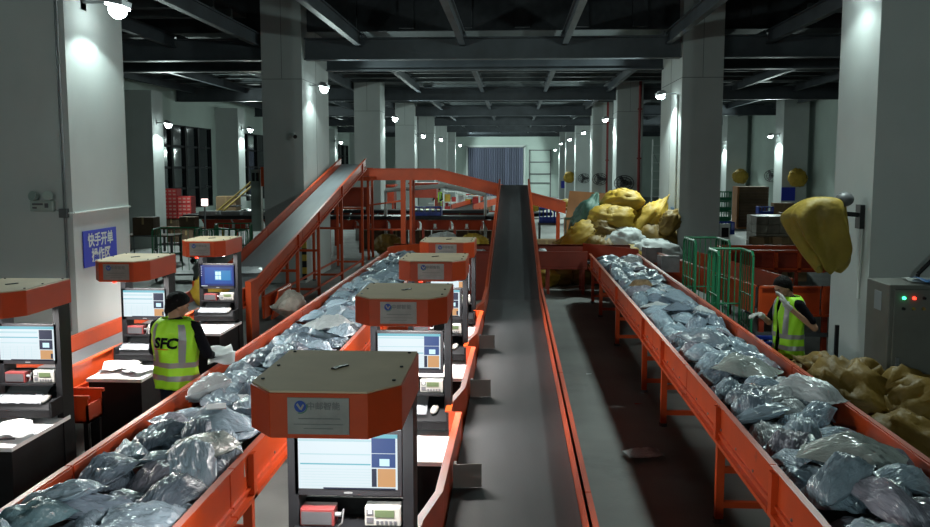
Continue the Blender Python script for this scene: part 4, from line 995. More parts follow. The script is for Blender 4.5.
# wrapped cartons on a pallet, right
t = thing('pallet', 'wooden pallet under the wrapped cartons', 'pallet', (6.75, 24, 0))
for k in range(5):
    m_ = MB(); m_.b(-.6, .6, -.5 + k * .22, -.4 + k * .22 + .02, .11, .14); part('deck_board', m_, M_board, t)
for k in range(3):
    m_ = MB(); m_.b(-.6 + k * .55, -.5 + k * .55, -.5, .5, 0, .11); part('bearer', m_, M_board, t)
wc = carton(.29, .48, .215, M_wrap, 'film wrapped carton, left column, bottom layer, front row of the pallet stack', (6.32, 23.75, .15), group='film wrapped cartons', tape=False)
for i in range(4):
    for j in range(6):
        for k in range(2):
            if (i, j, k) != (0, 0, 0) and not (i == 3 and j == 5): dup(wc, None, (6.32 + .30 * i, 23.75 + .5 * k, .15 + .222 * j), label='film wrapped carton, %s column, %s layer, %s row of the pallet stack' % (('left', 'second', 'third', 'right')[i], ('bottom', 'second', 'third', 'fourth', 'fifth', 'top')[j], ('front', 'rear')[k]))
for k, (x, y, z) in enumerate(((5.75, 22.2, 0), (6.25, 22.0, 0), (6.75, 22.2, 0), (6.2, 22.1, .36), (6.65, 22.15, .36), (5.8, 22.2, .36), (6.4, 22.1, .72), (5.95, 22.1, .72))):
    carton(.46, .42, .35, M_kraft, 'loose brown carton before the wrapped pallet stack', (x, y, z), .1 * k, group='loose cartons before the pallet')
for k, (x, y, z, w_, h_) in enumerate(((7.6, 26, 0, .8, 1.1),)):
    m_ = MB(); m_.b(-w_ / 2, w_ / 2, -.3, .3, 0, h_); m_.b(-w_ / 2 - .03, w_ / 2 + .03, -.33, .33, h_ - .06, h_); solo('plastic_tub', m_, M_blue, 'tall blue plastic tub beside the wrapped cartons', 'tub', (x, y, z))
# dark stack of folded flats
t = thing('flat_stack', 'tall dark brown stack of bundled flat cartons by the far pier', 'stack', (10.5, 41, 0))
for k in range(14):
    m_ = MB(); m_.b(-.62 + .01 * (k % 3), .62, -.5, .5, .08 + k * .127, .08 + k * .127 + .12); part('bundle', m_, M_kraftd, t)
m_ = MB(); m_.b(-.66, .66, -.55, .55, 0, .08); part('pallet_base', m_, M_board, t)
m_ = MB(); m_.b(-.72, -.635, -.45, .45, .05, 1.85); part('side_sheet', m_, M_board, t)
# work tables and crates to the right of the dark stack
def table(loc, w_, label, items=True, m_top=None):
    t = thing('work_table', label, 'table', loc); m_ = MB(); m_.b(-w_ / 2, w_ / 2, -.4, .4, .76, .80); part('table_top', m_, m_top or M_board, t)
    for sx in (-1, 1):
        for sy in (-1, 1):
            m_ = MB(); m_.b(sx * (w_ / 2 - .05) - .03, sx * (w_ / 2 - .05) + .03, sy * .35 - .03, sy * .35 + .03, 0, .76); part('leg', m_, M_dsteel, t)
    m_ = MB(); m_.b(-w_ / 2, w_ / 2, -.35, .35, .25, .28); part('lower_shelf', m_, M_dsteel, t)
table((11.0, 38, 0), 1.9, 'brown work table in front of the far pier'); table((9.8, 33, 0), 1.6, 'brown work table right of the dark stack')
carton(.8, .5, .45, M_kraft, 'pale brown carton on the table right of the dark stack', (11.0, 38, .8))
carton(.5, .4, .3, M_kraft, 'small carton on the nearer brown table', (9.7, 33, .8))
def crate(w_, d_, h_, m_, label, loc, rz=0, group=None):
    t = thing('plastic_crate', label, 'crate', loc, rz, group); a = MB()
    a.b(-w_ / 2, w_ / 2, -d_ / 2, d_ / 2, 0, .02)
    part('floor_panel', a, m_, t)
    for s in (-1, 1):
        a = MB(); a.b(-w_ / 2, w_ / 2, s * d_ / 2 - .012, s * d_ / 2 + .012, 0, h_ * .35); a.b(-w_ / 2, w_ / 2, s * d_ / 2 - .02, s * d_ / 2 + .02, h_ - .04, h_)
        for k in range(6): x = -w_ / 2 + w_ * k / 5; a.b(x - .015, x + .015, s * d_ / 2 - .012, s * d_ / 2 + .012, 0, h_)
        part('long_side', a, m_, t)
        a = MB(); a.b(s * w_ / 2 - .012, s * w_ / 2 + .012, -d_ / 2, d_ / 2, 0, h_); a.b(s * w_ / 2 - .02, s * w_ / 2 + .02, -d_ / 2, d_ / 2, h_ - .04, h_); part('end_side', a, m_, t)
    return t
crate(.55, .4, .42, M_blue, 'blue crate under the green cages beside the right conveyor', (3.06, 11.8, 0))
crate(.5, .38, .34, M_blue, 'blue mesh crate at the waist of the worker touching his face', (2.92, 10.55, .42))
m_ = MB(); m_.b(-.3, .3, -.25, .25, .38, .42)
for sx in (-1, 1):
    for sy in (-1, 1): m_.b(sx * .26 - .02, sx * .26 + .02, sy * .2 - .02, sy * .2 + .02, 0, .38)
solo('low_stand', m_, M_dsteel, 'low metal stand under the blue mesh crate', 'stand', (2.92, 10.55, 0))
for k in range(4):
    m_ = MB(); m_.cyl((0, 0, 0), (0, 0, .16), .035, 10); m_.cyl((0, 0, .16), (0, 0, .2), .015, 8); solo('water_bottle', m_, M_wht, 'clear bottle standing in the blue mesh crate', 'bottle', (2.78 + .09 * k, 10.5 + .05 * (k % 2), .62 - .15 + .08), group='bottles in the mesh crate')
crate(.6, .45, .5, M_blue, 'blue crate behind the raised conveyor right of the middle belt', (1.15, 30, .9)); 
m_ = MB(); m_.b(.8, 1.5, 29.7, 30.3, .84, .9); m_.b(.82, .88, 29.72, 29.78, 0, .84); m_.b(1.42, 1.48, 29.72, 29.78, 0, .84); m_.b(.82, .88, 30.2, 30.26, 0, .84); m_.b(1.42, 1.48, 30.2, 30.26, 0, .84); solo('steel_stand', m_, M_dsteel, 'grey stand under the blue crate right of middle belt', 'stand')
crate(.9, .5, .28, M_blue, 'long blue tray on the loop sorter, under the raised conveyor', (-2.75, 28.9, 1.19))
carton(.5, .45, .45, M_kraft, 'brown carton on the floor behind the cross conveyor', (.85, 23.6, .0)); carton(.5, .45, .4, M_kraft, 'brown carton stacked on another behind the cross conveyor', (.85, 23.6, .46))
# orange-brown board bin
t = thing('board_bin', 'large orange brown board bin behind the sack pile', 'bin', (2.2, 27.3, 0))
m_ = MB(); m_.b(-.68, .30, -.45, .45, .0, 1.2); part('lower_box', m_, M_board, t)
m_ = MB(); m_.add([(-.68, -.47, 1.24), (.32, -.47, 1.24), (.5, -.1, 1.95), (-.55, -.1, 2.02), (-.68, -.44, 1.24), (.32, -.44, 1.24), (.5, -.07, 1.95), (-.55, -.07, 2.02)], [(0, 1, 2, 3), (7, 6, 5, 4), (0, 4, 5, 1), (1, 5, 6, 2), (2, 6, 7, 3), (3, 7, 4, 0)]); part('raised_flap', m_, M_board, t)
m_ = MB(); m_.add([(.42, -.3, .9), (1.1, -.3, .9), (1.15, 0, 1.75), (.5, 0, 1.88), (.42, -.27, .9), (1.1, -.27, .9), (1.15, .03, 1.75), (.5, .03, 1.88)], [(0, 1, 2, 3), (7, 6, 5, 4), (0, 4, 5, 1), (1, 5, 6, 2), (2, 6, 7, 3), (3, 7, 4, 0)]); part('side_flap', m_, M_board, t)
m_ = MB(); m_.b(-.7, .34, -.49, -.45, 1.19, 1.25)
for k in range(7): m_.b(-.68 + k * .16, -.65 + k * .16, -.47, -.45, .3, 1.2)
part('frame', m_, mat('dull green frame', (.05, .08, .04), .5), t)

def cage(loc, rz, label, w_=.75, d_=.6, h_=1.6, m_=None):
    t = thing('roll_cage', label, 'cage', loc, rz, 'green roll cages')
    a = MB(); a.b(-w_ / 2, w_ / 2, -d_ / 2, d_ / 2, .15, .19); part('deck', a, M_dsteel, t)
    for s in (-1, 1):
        a = MB(); x = s * w_ / 2
        a.tube([(x, -d_ / 2, .17), (x, -d_ / 2, h_ - .06), (x, -d_ / 2 + .06, h_), (x, d_ / 2 - .06, h_), (x, d_ / 2, h_ - .06), (x, d_ / 2, .17)], .018, 8); part('side_frame', a, M_grn, t)
        for k in range(4):
            a = MB(); y = -d_ / 2 + d_ * (k + 1) / 5; a.cyl((x, y, .2), (x, y, h_), .008, 6); part('upright_bar', a, M_grn, t)
        a = MB(); a.cyl((x, -d_ / 2, h_ * .62), (x, d_ / 2, h_ * .62), .01, 6); a.cyl((x, -d_ / 2, h_ * .35), (x, d_ / 2, h_ * .35), .01, 6); part('side_rail', a, M_grn, t)
    a = MB(); a.tube([(-w_ / 2, d_ / 2, h_), (w_ / 2, d_ / 2, h_)], .018, 8); a.tube([(-w_ / 2, d_ / 2, h_ * .5), (w_ / 2, d_ / 2, h_ * .5)], .012, 8); part('back_rail', a, M_grn, t)
    for k in range(5):
        a = MB(); x = -w_ / 2 + w_ * (k + 1) / 6; a.cyl((x, d_ / 2, .2), (x, d_ / 2, h_), .008, 6); part('back_bar', a, M_grn, t)
    for sx in (-1, 1):
        for sy in (-1, 1):
            a = MB(); a.cyl((sx * (w_ / 2 - .05) - .015, sy * (d_ / 2 - .05), .07), (sx * (w_ / 2 - .05) + .015, sy * (d_ / 2 - .05), .07), .07, 12); part('caster', a, M_plast, t)
    return t
cage((3.04, 14.5, 0), .06, 'green roll cage left of the pair beside the right conveyor', .52, .75)
cage((3.02, 12.8, 0), .03, 'green roll cage right of the pair, closer to the worker', .46, .6, 1.58)
cage((-8.1, 21.5, 0), .1, 'low green roll cage left of the blue desktop terminal', 1.0, .7, 1.25); cage((-6.8, 21, 0), -.1, 'low green roll cage behind blue desktop terminal hood', .9, .7, 1.25); cage((-7.5, 24, 0), .2, 'low green roll cage farther back by left sorter', .9, .7, 1.2)
# left background: carts, gantry, lamp, tables
table((-10.4, 25.5, 0), 1.6, 'dark work table beside the left wall pilaster', m_top=M_kraftd); table((-10.6, 28.5, 0), 1.5, 'dark table behind another by the left pilaster', m_top=M_kraftd)
def trolley(loc, rz, label):
    t = thing('hand_trolley', label, 'trolley', loc, rz); a = MB(); a.b(-.3, .3, -.45, .45, .15, .19); part('deck', a, M_dsteel, t)
    a = MB(); a.tube([(-.28, .43, .17), (-.28, .5, .95), (.28, .5, .95), (.28, .43, .17)], .018, 8); part('handle', a, M_steel, t)
    for sx in (-1, 1):
        for sy in (-1, 1):
            a = MB(); a.cyl((sx * .26 - .02, sy * .38, .07), (sx * .26 + .02, sy * .38, .07), .07, 12); part('wheel', a, M_plast, t)
trolley((-9.3, 22.5, 0), .4, 'grey hand trolley near the left column foot'); trolley((-8.7, 25.5, 0), -.6, 'grey hand trolley in front of the left sorter end')
carton(.6, .5, .5, M_kraftd, 'dark carton on the left table beside the pilaster', (-10.5, 25.5, .8)); carton(.5, .4, .35, M_kraftd, 'dark carton on the rear left table', (-10.3, 28.4, .8))
t = thing('orange_gantry', 'orange gantry post with box beside the second left column', 'gantry', (-7.3, 27, 0))
m_ = MB(); m_.b(-.02, .14, -.07, .07, 0, 2.9); part('post', m_, M_or, t); m_ = MB(); m_.b(-.2, .16, -.25, -.05, 2.15, 2.72); part('control_box', m_, M_or, t)
m_ = MB(); m_.b(-.55, -.25, -.1, .1, .8, 2.65); part('grey_panel', m_, M_exit, t); m_ = MB(); m_.b(-.5, -.42, -.12, -.1, 2.3, 2.55); m_.b(-.38, -.3, -.12, -.1, 2.3, 2.55); part('meter', m_, M_plast, t)
m_ = MB(); m_.b(-.62, -.57, -.1, .1, 0, .8); m_.b(-.25, -.2, -.1, .1, 0, .8); part('stand', m_, M_steel, t)
t = thing('stair_rail', 'yellow diagonal stair rails left of the orange gantry', 'railing', (0, 0, 0))
for y in (29.6, 30.3):
    m_ = MB(); m_.cyl((-9.8, y, 1.25), (-8.0, y, 2.75), .035, 6); part('rail', m_, M_yrail, t)
for k in range(5):
    m_ = MB(); x = -9.7 + k * .42; m_.b(x - .12, x + .12, 29.62, 30.28, 1.05 + k * .35, 1.09 + k * .35); part('stair_tread', m_, M_dsteel, t)
m_ = MB(); m_.b(-8.1, -8.02, 29.6, 29.68, 0, 2.7); m_.b(-8.1, -8.02, 30.2, 30.28, 0, 2.7); m_.b(-9.85, -9.78, 29.6, 29.68, 0, 1.3); m_.b(-9.85, -9.78, 30.2, 30.28, 0, 1.3); part('support', m_, M_yrail, t)
t = thing('signal_lamp', 'pinkish white signal lamp on a pole above the left sorter', 'lamp', (-9.75, 28.3, 0)); m_ = MB(); m_.cyl((0, 0, 0), (0, 0, 1.5), .03, 8); part('pole', m_, M_steel, t)
m_ = MB(); m_.b(-.09, .09, -.05, .05, 1.5, 1.72); part('lamp_head', m_, mat('pinkish lamp', (1, .75, .7), .5, emit=2.5), t)
# middle background: hoppers, tables, bins
for k, (x, y, lb) in enumerate(((-5.6, 31.5, 'red brown hopper frame behind the incline legs'), (-5.3, 36, 'red brown hopper frame beyond the loop sorter'), (-4.0, 40.5, 'farthest red brown hopper frame left of the middle belt'))):
    t = thing('hopper_frame', lb, 'hopper', (x, y, 0)); m_ = MB(); m_.b(-.6, .6, -.4, .4, 1.35, 2.0); m_.b(-.66, .66, -.46, .46, 1.95, 2.02); part('hopper', m_, M_dor, t)
    for sx in (-1, 1):
        for sy in (-1, 1):
            m_ = MB(); m_.b(sx * .55 - .035, sx * .55 + .035, sy * .35 - .035, sy * .35 + .035, 0, 1.35); part('leg', m_, M_dor, t)
    m_ = MB(); m_.b(-.55, .55, -.36, -.32, .6, .66); m_.b(-.55, .55, .32, .36, .6, .66); part('cross_brace', m_, M_dor, t)
for k in range(6):
    x = -4.7 + .78 * k; y = 27.9 if k > 3 else 30.2
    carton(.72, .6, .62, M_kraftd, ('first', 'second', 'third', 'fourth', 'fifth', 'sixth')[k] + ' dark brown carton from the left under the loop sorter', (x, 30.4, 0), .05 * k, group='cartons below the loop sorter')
sack(60, (-2.2, 27.9, .34), (0, 0, .4), (.5, .4, .34), M_sackw, 'white sack on floor under the loop sorter', 'sacks under the loop sorter'); sack(61, (-1.2, 27.8, .32), (0, 0, 1.4), (.5, .4, .32), M_yel, 'yellow sack on floor under the loop sorter', 'sacks under the loop sorter')
sack(62, (-3.9, 28.0, .3), (0, 0, .9), (.4, .35, .3), M_yeld, 'brown yellow sack on floor by the orange post', 'sacks under the loop sorter'); sack(63, (-.3, 28.1, .28), (0, 0, 2), (.4, .3, .28), M_sackw, 'small white sack right under the sorter bend', 'sacks under the loop sorter')
for k, (x, y, w_, lb) in enumerate(((-3.0, 43, 2.4, 'long far packing table near the small worker'), (-1.4, 40, 1.8, 'far packing table beside the middle belt head'), (-1.0, 50, 2.6, 'farthest packing table under bright work lamps'))):
    table((x, y, 0), w_, lb, m_top=M_dor)
for k in range(7):
    x = -3.9 + .32 * k; carton(.26, .3, .2 + .05 * (k % 3), (M_bagw, M_kraft, M_redc)[k % 3], ('white', 'brown', 'red')[k % 3] + ' small box on the long far packing table, number %s from left' % ('one', 'two', 'three', 'four', 'five', 'six', 'seven')[k], (x, 43, .8), .1 * k, tape=False)
for k, (x, y, z, lb) in enumerate(((-2.05, 50, 1.55, 'small work lamp over the farthest packing table, left one'), (-1.7, 50, 1.42, 'small work lamp over the farthest packing table, middle one'), (-1.35, 50, 1.35, 'small work lamp over the farthest packing table, right one'))):
    t = thing('work_lamp', lb, 'lamp', (x, y, 0)); m_ = MB(); m_.cyl((0, 0, .8), (0, 0, z), .015, 6); part('stem', m_, M_steel, t); m_ = MB(); m_.ell((0, 0, z), (.13, .1, .07), 10, 6); part('shade', m_, M_dimlamp, t)
t = thing('far_conveyor', 'dull orange branch chute with dark belt joining the loop sorter', 'conveyor'); m_ = MB(); m_.bar((-1.9, 33.6, 1.15), (-.9, 38.5, 1.3), .75, .04); part('belt', m_, M_belt, t)
for dx in (-.4, .4):
    m_ = MB(); m_.bar((-1.9 + dx, 33.6, 1.2), (-.9 + dx, 38.5, 1.35), .03, .26); part('side_panel', m_, M_or, t)
    for yy, xx in ((34.5, -1.7), (37.8, -1.05)):
        m_ = MB(); m_.b(xx + dx - .03, xx + dx + .03, yy, yy + .06, 0, 1.15); part('leg', m_, M_dor, t)
WORDS = ('first', 'second', 'third', 'fourth', 'fifth', 'sixth', 'seventh', 'eighth')
for k, (x, y, z, w_, h_, mm, cn) in enumerate(((-1.9, 40, .8, .3, .35, M_redc, 'red'), (-1.55, 40, .8, .3, .5, M_bagw, 'white'), (-1.2, 40, .8, .32, .3, M_kraft, 'brown'), (-.85, 40, .8, .26, .42, M_bagw, 'white'),
        (-2.0, 50, .8, .4, .4, M_or, 'orange'), (-1.2, 50, .8, .4, .3, M_bagw, 'white'), (-.5, 50, .8, .45, .5, M_kraft, 'brown'), (-.1, 50, .8, .3, .3, M_blue, 'blue'))):
    carton(w_, .3, h_, mm, WORDS[k] + ' small box from the left on the far packing tables, ' + cn, (x, y, z), .15 * k, 'boxes on the far packing tables', tape=False)
for k, (x, y) in enumerate(((-2.3, 36.2), (-3.0, 38.5), (-2.6, 47))):
    t = thing('steel_rack', WORDS[k] + ' pale steel rack beyond the loop sorter, counted from the front', 'rack', (x, y, 0))
    for sx in (0, .9):
        for sy in (0, .5):
            m_ = MB(); m_.b(sx, sx + .05, sy, sy + .05, 0, 1.75); part('upright', m_, M_wht, t)
    for j in range(4):
        m_ = MB(); m_.b(0, .95, 0, .55, .3 + .45 * j, .34 + .45 * j); part('shelf', m_, M_wht, t)
    for j in range(3):
        for q in range(3):
            carton(.24, .3, .2 + .06 * ((j + q) % 3), (M_redc, M_kraft, M_bagw, M_yel)[(j * 3 + q + k) % 4], WORDS[q] + ' box on the ' + WORDS[j] + ' shelf of the ' + WORDS[k] + ' pale steel rack', (x + .18 + .3 * q, y + .27, .79 - .45 + .45 * j), 0, 'boxes on the pale steel racks', tape=False)
# green / yellow clutter behind right, scaffold ladder
t = thing('scaffold_ladder', 'tall pale blue scaffold ladder in the gap right of the red pipes', 'ladder', (6.05, 40.5, 0))
for x in (0, .72):
    m_ = MB(); m_.cyl((x, 0, 0), (x, 0, 3.9), .03, 8); part('upright', m_, M_wht, t)
for k in range(10):
    m_ = MB(); m_.cyl((0, 0, .3 + .37 * k), (.72, 0, .3 + .37 * k), .02, 6); part('rung', m_, M_wht, t)
m_ = MB(); m_.cyl((0, 0, .4), (.72, 0, 1.9), .015, 6); m_.cyl((.72, 0, 1.9), (0, 0, 3.4), .015, 6); part('diagonal_brace', m_, M_steel, t)
for k in range(6):
    o = sack(70 + k, (.9 + .55 * k, 43 + k % 2, .9), (0, 0, k), (.35, .3, .25), [M_yel, M_sackg, M_yeld][k % 3], ('yellow', 'green', 'brown')[k % 3] + ' sack piled on the far bench right of the middle belt, %s' % ('first', 'second', 'third', 'fourth', 'fifth', 'sixth')[k], 'sacks on the far bench', .4)
table((2.2, 43.5, 0), 3.8, 'long far bench carrying coloured sacks right of the middle belt')
for k in range(4):
    o = crate(.5, .4, .4, M_grn, 'green crate stacked by the column edge left of dark flats', (9.1, 40.0 - .0 * k, .42 * k), group='green crate stack')
crate(.6, .5, .5, M_blue, 'blue crate on floor beside the green crate stack', (8.6, 37.5, 0))
carton(.4, .4, .35, M_redc, 'red carton on the table near the yellow covered far fan', (11.7, 38, .8))
crate(.6, .4, .3, M_blue, 'blue crate on the work table near the far pier', (10.3, 38, .8))
m_ = MB(); m_.b(0, .6, 0, .03, 0, .6); solo('wall_sign', m_, M_signblue, 'small blue sign on the far right pier', 'sign', (12.0, 41.66, 1.2))
m_ = MB(); m_.b(0, .6, 0, .03, 0, .6); solo('wall_sign', m_, M_signblue, 'small blue sign on the far right column row', 'sign', (3.95, 76.9, .9))
m_ = MB(); m_.b(XR - .1, XR, 33, 38, 1.0, 4.3); w9 = struct('window_9', m_, M_glass)
m_ = MB()
for k in range(6): m_.b(XR - .18, XR - .08, 33 + k, 33.1 + k, 1, 4.3)
for k in range(4): m_.b(XR - .16, XR - .08, 33, 38, 1 + 1.07 * k, 1.08 + 1.07 * k)
part('window_frame', m_, M_mull, w9)

# near-left odds: steel rail along the left conveyor, stool and trays, orange tub by the table
m_ = MB(); m_.bar((-3.36, 6.0, .30), (-3.36, 8.0, .30), .10, .05); m_.bar((-3.42, 6.0, .33), (-3.42, 8.0, .33), .015, .12); m_.b(-3.39, -3.33, 6.1, 6.16, 0, .3); m_.b(-3.39, -3.33, 7.8, 7.86, 0, .3)
solo('roller_rail', m_, M_steel, 'pale steel rail low beside the left edge terminal desk', 'rail')
t = thing('low_stool', 'black stool behind the left edge terminal', 'stool', (-3.12, 7.15, 0)); m_ = MB(); m_.b(-.17, .17, -.15, .15, .42, .46); part('seat', m_, M_plast, t, bevel=.01)
for sx in (-1, 1):
    for sy in (-1, 1):
        m_ = MB(); m_.b(sx * .14 - .015, sx * .14 + .015, sy * .12 - .015, sy * .12 + .015, 0, .42); part('leg', m_, M_blk, t)
for k in range(2):
    m_ = MB(); m_.ell((0, 0, .03), (.06, .13, .03), 14, 7); o = solo('white_slipper', m_, M_wht, ('left', 'right')[k] + ' white slipper lying on the black stool', 'slipper', (-3.18 + .13 * k, 7.15, .462), -.5, 'white slippers', smooth=True)
t = thing('orange_tub', 'bright orange open tub between the terminal table and left belt', 'tub', (-3.88, 7.75, 0))
m_ = MB(); m_.b(-.16, .16, -.14, -.12, .5, .74); m_.b(-.16, .16, .12, .14, .5, .74); m_.b(-.16, -.14, -.14, .14, .5, .74); m_.b(.14, .16, -.14, .14, .5, .66); m_.b(-.16, .16, -.14, .14, .5, .52); m_.b(-.18, .18, -.16, -.13, .72, .75); m_.b(-.18, .18, .13, .16, .72, .75)
part('shell', m_, M_or, t); m_ = MB()
for sx in (-1, 1):
    for sy in (-1, 1): m_.b(sx * .13 - .02, sx * .13 + .02, sy * .11 - .02, sy * .11 + .02, 0, .5)
part('stand', m_, M_blk, t)
sack(50, (-4.42, 13.0, .98), (0, -.3, 1.3), (.3, .22, .2), M_yel, 'small yellow sack on left belt seen between two terminals', None, .6)
carton(.42, .36, .30, M_kraft, 'brown carton on floor below the left conveyor, behind the front terminal post', (-1.38, 4.7, 0)); 
m_ = MB(); m_.box((-1.33, 4.35, .42), (.02, .5, .4), (0, R(24), 0)); m_.b(-1.44, -1.4, 4.15, 4.19, 0, .3); m_.b(-1.44, -1.4, 4.5, 4.54, 0, .3); solo('orange_chute_plate', m_, M_or, 'short orange chute plate beside the front terminal foot', 'chute')
m_ = MB(); m_.b(-.2, .2, -.15, .15, 0, .012); 
m_ = MB(); m_.tube([(-1.93, 5.9, .90), (-1.70, 5.5, .955), (-1.685, 5.48, .80)], .006, 5); solo('cord', m_, M_wht, 'thin pale cord hanging over the right wall of left conveyor', 'cord')
sack(51, (-6.3, 19.2, .45), (0, 0, .5), (.5, .4, .42), M_sackw, 'whitish sack in the dark gap left of the incline belt', None, .5)

# ================================================================ PEOPLE
def hand(mb, wrist, d, up, s=1.0, curl=.5):
    """palm, four fingers of unequal length and a side thumb; d = pointing direction, up = back of the hand"""
    d = Vector(d).normalized(); up = Vector(up); up = (up - d * up.dot(d)).normalized(); sd = d.cross(up)
    w0 = Vector(wrist)
    mb.cap(w0, w0 + d * .035 * s, .024 * s, .026 * s, 10)
    for k in range(4):
        o = (k - 1.5) * .019 * s; base_ = w0 + d * .075 * s + sd * o
        mb.cap(w0 + d * .02 * s + sd * o * .7, base_, .014 * s, .011 * s, 8)
        ln = (.030, .036, .034, .026)[k] * s; p = base_; dr = d.copy()
        for q in range(3):
            dr = (dr - up * curl * .55).normalized(); e = p + dr * ln * (1, .8, .6)[q]; mb.cap(p, e, .0098 * s, .0088 * s, 8); p = e
    b_ = w0 + d * .02 * s - sd * .024 * s; dr = (d * .75 - sd * .65 - up * .25).normalized(); e = b_ + dr * .035 * s; mb.cap(b_, e, .012 * s, .011 * s, 8); mb.cap(e, e + (d * .9 - up * .4).normalized() * .03 * s, .0105 * s, .009 * s, 8)
RING = [(.80, .185, .128), (.90, .185, .13), (1.0, .178, .125), (1.12, .185, .128), (1.25, .205, .135), (1.34, .205, .128), (1.40, .185, .112), (1.44, .15, .098), (1.475, .095, .080)]
def ring_at(z):
    for (z0, a0, b0), (z1, a1, b1) in zip(RING, RING[1:]):
        if z <= z1: f = max(0, (z - z0) / (z1 - z0)); return a0 + (a1 - a0) * f, b0 + (b1 - b0) * f
    return RING[-1][1:]
def person(loc, rz, label, arms, head_rot, scale=1.0, glove=False, text=None, open_front=True, voxel=.009, lean=0, girth=1.0):
    t = thing('person', label, 'person', loc, rz); t.scale = (scale * girth, scale * girth, scale)
    HC = Vector((0, .04 + lean, 1.570 - lean * .4)); HR = Euler(head_rot).to_matrix()
    def hp(v): return tuple(HC + HR @ Vector(v))
    b_ = MB()
    # head and face
    b_.ell(hp((0, -.008, .03)), (.074, .092, .088), 18, 12, head_rot); b_.ell(hp((0, .018, -.035)), (.056, .066, .070), 16, 10, head_rot)
    b_.ell(hp((0, .055, -.085)), (.026, .024, .022), 10, 7, head_rot)
    b_.cap(hp((0, .082, .008)), hp((0, .104, -.026)), .009, .013, 8); b_.ell(hp((0, .078, .026)), (.05, .016, .01), 12, 6, head_rot)
    b_.ell(hp((0, .081, -.055)), (.024, .012, .007), 10, 6, head_rot); b_.ell(hp((0, .079, -.066)), (.021, .012, .007), 10, 6, head_rot)
    for s in (-1, 1): b_.ell(hp((s * .076, -.005, -.005)), (.010, .020, .032), 10, 7, head_rot); b_.ell(hp((s * .042, .058, -.015)), (.02, .018, .018), 8, 6, head_rot)
    b_.cap((0, -.01, 1.43), hp((0, -.025, -.04)), .052, .046, 14)
    # torso, legs under the clothes (one body)
    b_.ell((0, 0, 1.30), (.155, .10, .16), 16, 10); b_.ell((0, 0, 1.08), (.14, .095, .2), 16, 10); b_.ell((0, 0, .93), (.155, .11, .12), 16, 10)
    b_.cap((-.15, 0, 1.395), (.15, 0, 1.395), .05, .05)
    for s in (-1, 1):
        b_.cap((s * .085, 0, .88), (s * .095, .02, .48), .078, .052); b_.cap((s * .095, .02, .48), (s * .10, -.02, .09), .050, .036)
        b_.cap((s * .10, -.04, .045), (s * .115, .12, .035), .036, .030)
    shirt = MB(); shirt.ell((0, 0, 1.30), (.172, .115, .16), 16, 10); shirt.ell((0, 0, 1.06), (.158, .108, .22), 16, 10); shirt.ell((0, 0, .92), (.165, .115, .12), 16, 10); shirt.cap((-.155, 0, 1.39), (.155, 0, 1.39), .056, .056); shirt.ell((0, 0, 1.45), (.066, .066, .035), 14, 7)
    gl = MB(); has_gl = False
    for s, (el, wr, hd, up, bare) in zip((-1, 1), arms):
        sh = Vector((s * .185, 0, 1.385)); el = Vector(el); wr = Vector(wr)
        b_.cap(sh, el, .044, .036); b_.cap(el, wr, .036, .024)
        if glove and bare: hand(gl, wr, hd, up, 1.12, .55); gl.cap(wr - (wr - el).normalized() * .06, wr, .034, .031); has_gl = True
        hand(b_, wr, hd, up, 1.0, .55)
        shirt.cap(sh, el, .058, .050) if not bare else shirt.cap(sh, sh.lerp(el, .72), .062, .060)
        if not bare: shirt.cap(el, el.lerp(wr, .9), .049, .036)
    body = remesh('body', b_, M_skin, t, voxel, 3)
    remesh('shirt', shirt, M_shirt, t, voxel * 1.3, 4)
    tr = MB(); tr.ell((0, 0, .92), (.17, .122, .11), 16, 10)
    for s in (-1, 1): tr.cap((s * .085, 0, .88), (s * .095, .02, .48), .090, .066); tr.cap((s * .095, .02, .48), (s * .10, -.02, .12), .064, .056)
    remesh('trousers', tr, M_trous, t, voxel * 1.3, 4)
    if has_gl: remesh('glove', gl, M_glove, t, .006, 2)
    for s in (-1, 1):
        sm = MB(); sm.cap((s * .10, -.05, .045), (s * .117, .13, .04), .045, .038); sm.b(s * .105 - .045, s * .105 + .045, -.10, .17, 0, .025); part('shoe', sm, M_plast, t, True)
    # eyes, brows
    for s in (-1, 1):
        e = MB(); e.ell(hp((s * .030, .080, .006)), (.013, .007, .006), 10, 6, head_rot); part('eye', e, M_ink, t, True)
        e = MB(); e.cap(hp((s * .014, .090, .026)), hp((s * .046, .080, .028)), .004, .003, 6); part('eyebrow', e, M_hair, t, True)
    # hair: cap over the skull, lower at the back, rough fringe
    h = MB(); n, m = 26, 14; vs = []
    for j in range(m + 1):
        for i in range(n):
            th = 2 * PI * i / n; fr = math.sin(th)               # +1 front
            low = 2.0 + (-fr) * .72 if fr < 0 else 2.0 - fr * .88
            ph = low * j / m; k = 1.13 + .05 * noise.noise((math.cos(th) * 3, math.sin(th) * 3, ph * 4)) + .04 * noise.noise((math.cos(th) * 9, math.sin(th) * 9, ph * 9))
            if j == m: k = .99
            bb = min(1, max(0, -fr) * 1.6); rs = math.sin(ph); zc = .096 * k * math.cos(ph)
            if ph > 1.57: rs = rs * (1 - bb) + (1 - (ph - 1.57) * .22) * bb; zc = zc * (1 - bb) - .096 * (ph - 1.57) * 1.2 * bb
            vs.append(hp((.080 * k * rs * math.cos(th), -.010 + .096 * k * rs * math.sin(th), .032 + zc)))
    h.add(vs, [(j * n + i, (j + 1) * n + i, (j + 1) * n + (i + 1) % n, j * n + (i + 1) % n) for j in range(m) for i in range(n)]); part('hair', h, M_hair, t, True)
    # vest
    def sp(th, z, off):
        a, c = ring_at(z); w_ = .010 * math.sin(5 * th + z * 9) * (z < 1.3) + .006 * math.sin(11 * th - z * 14)
        return ((a + .016 + off + w_) * math.cos(th), (c + .016 + off + w_) * math.sin(th), z)
    zz = [.80 + .665 * k / 22 for k in range(23)]
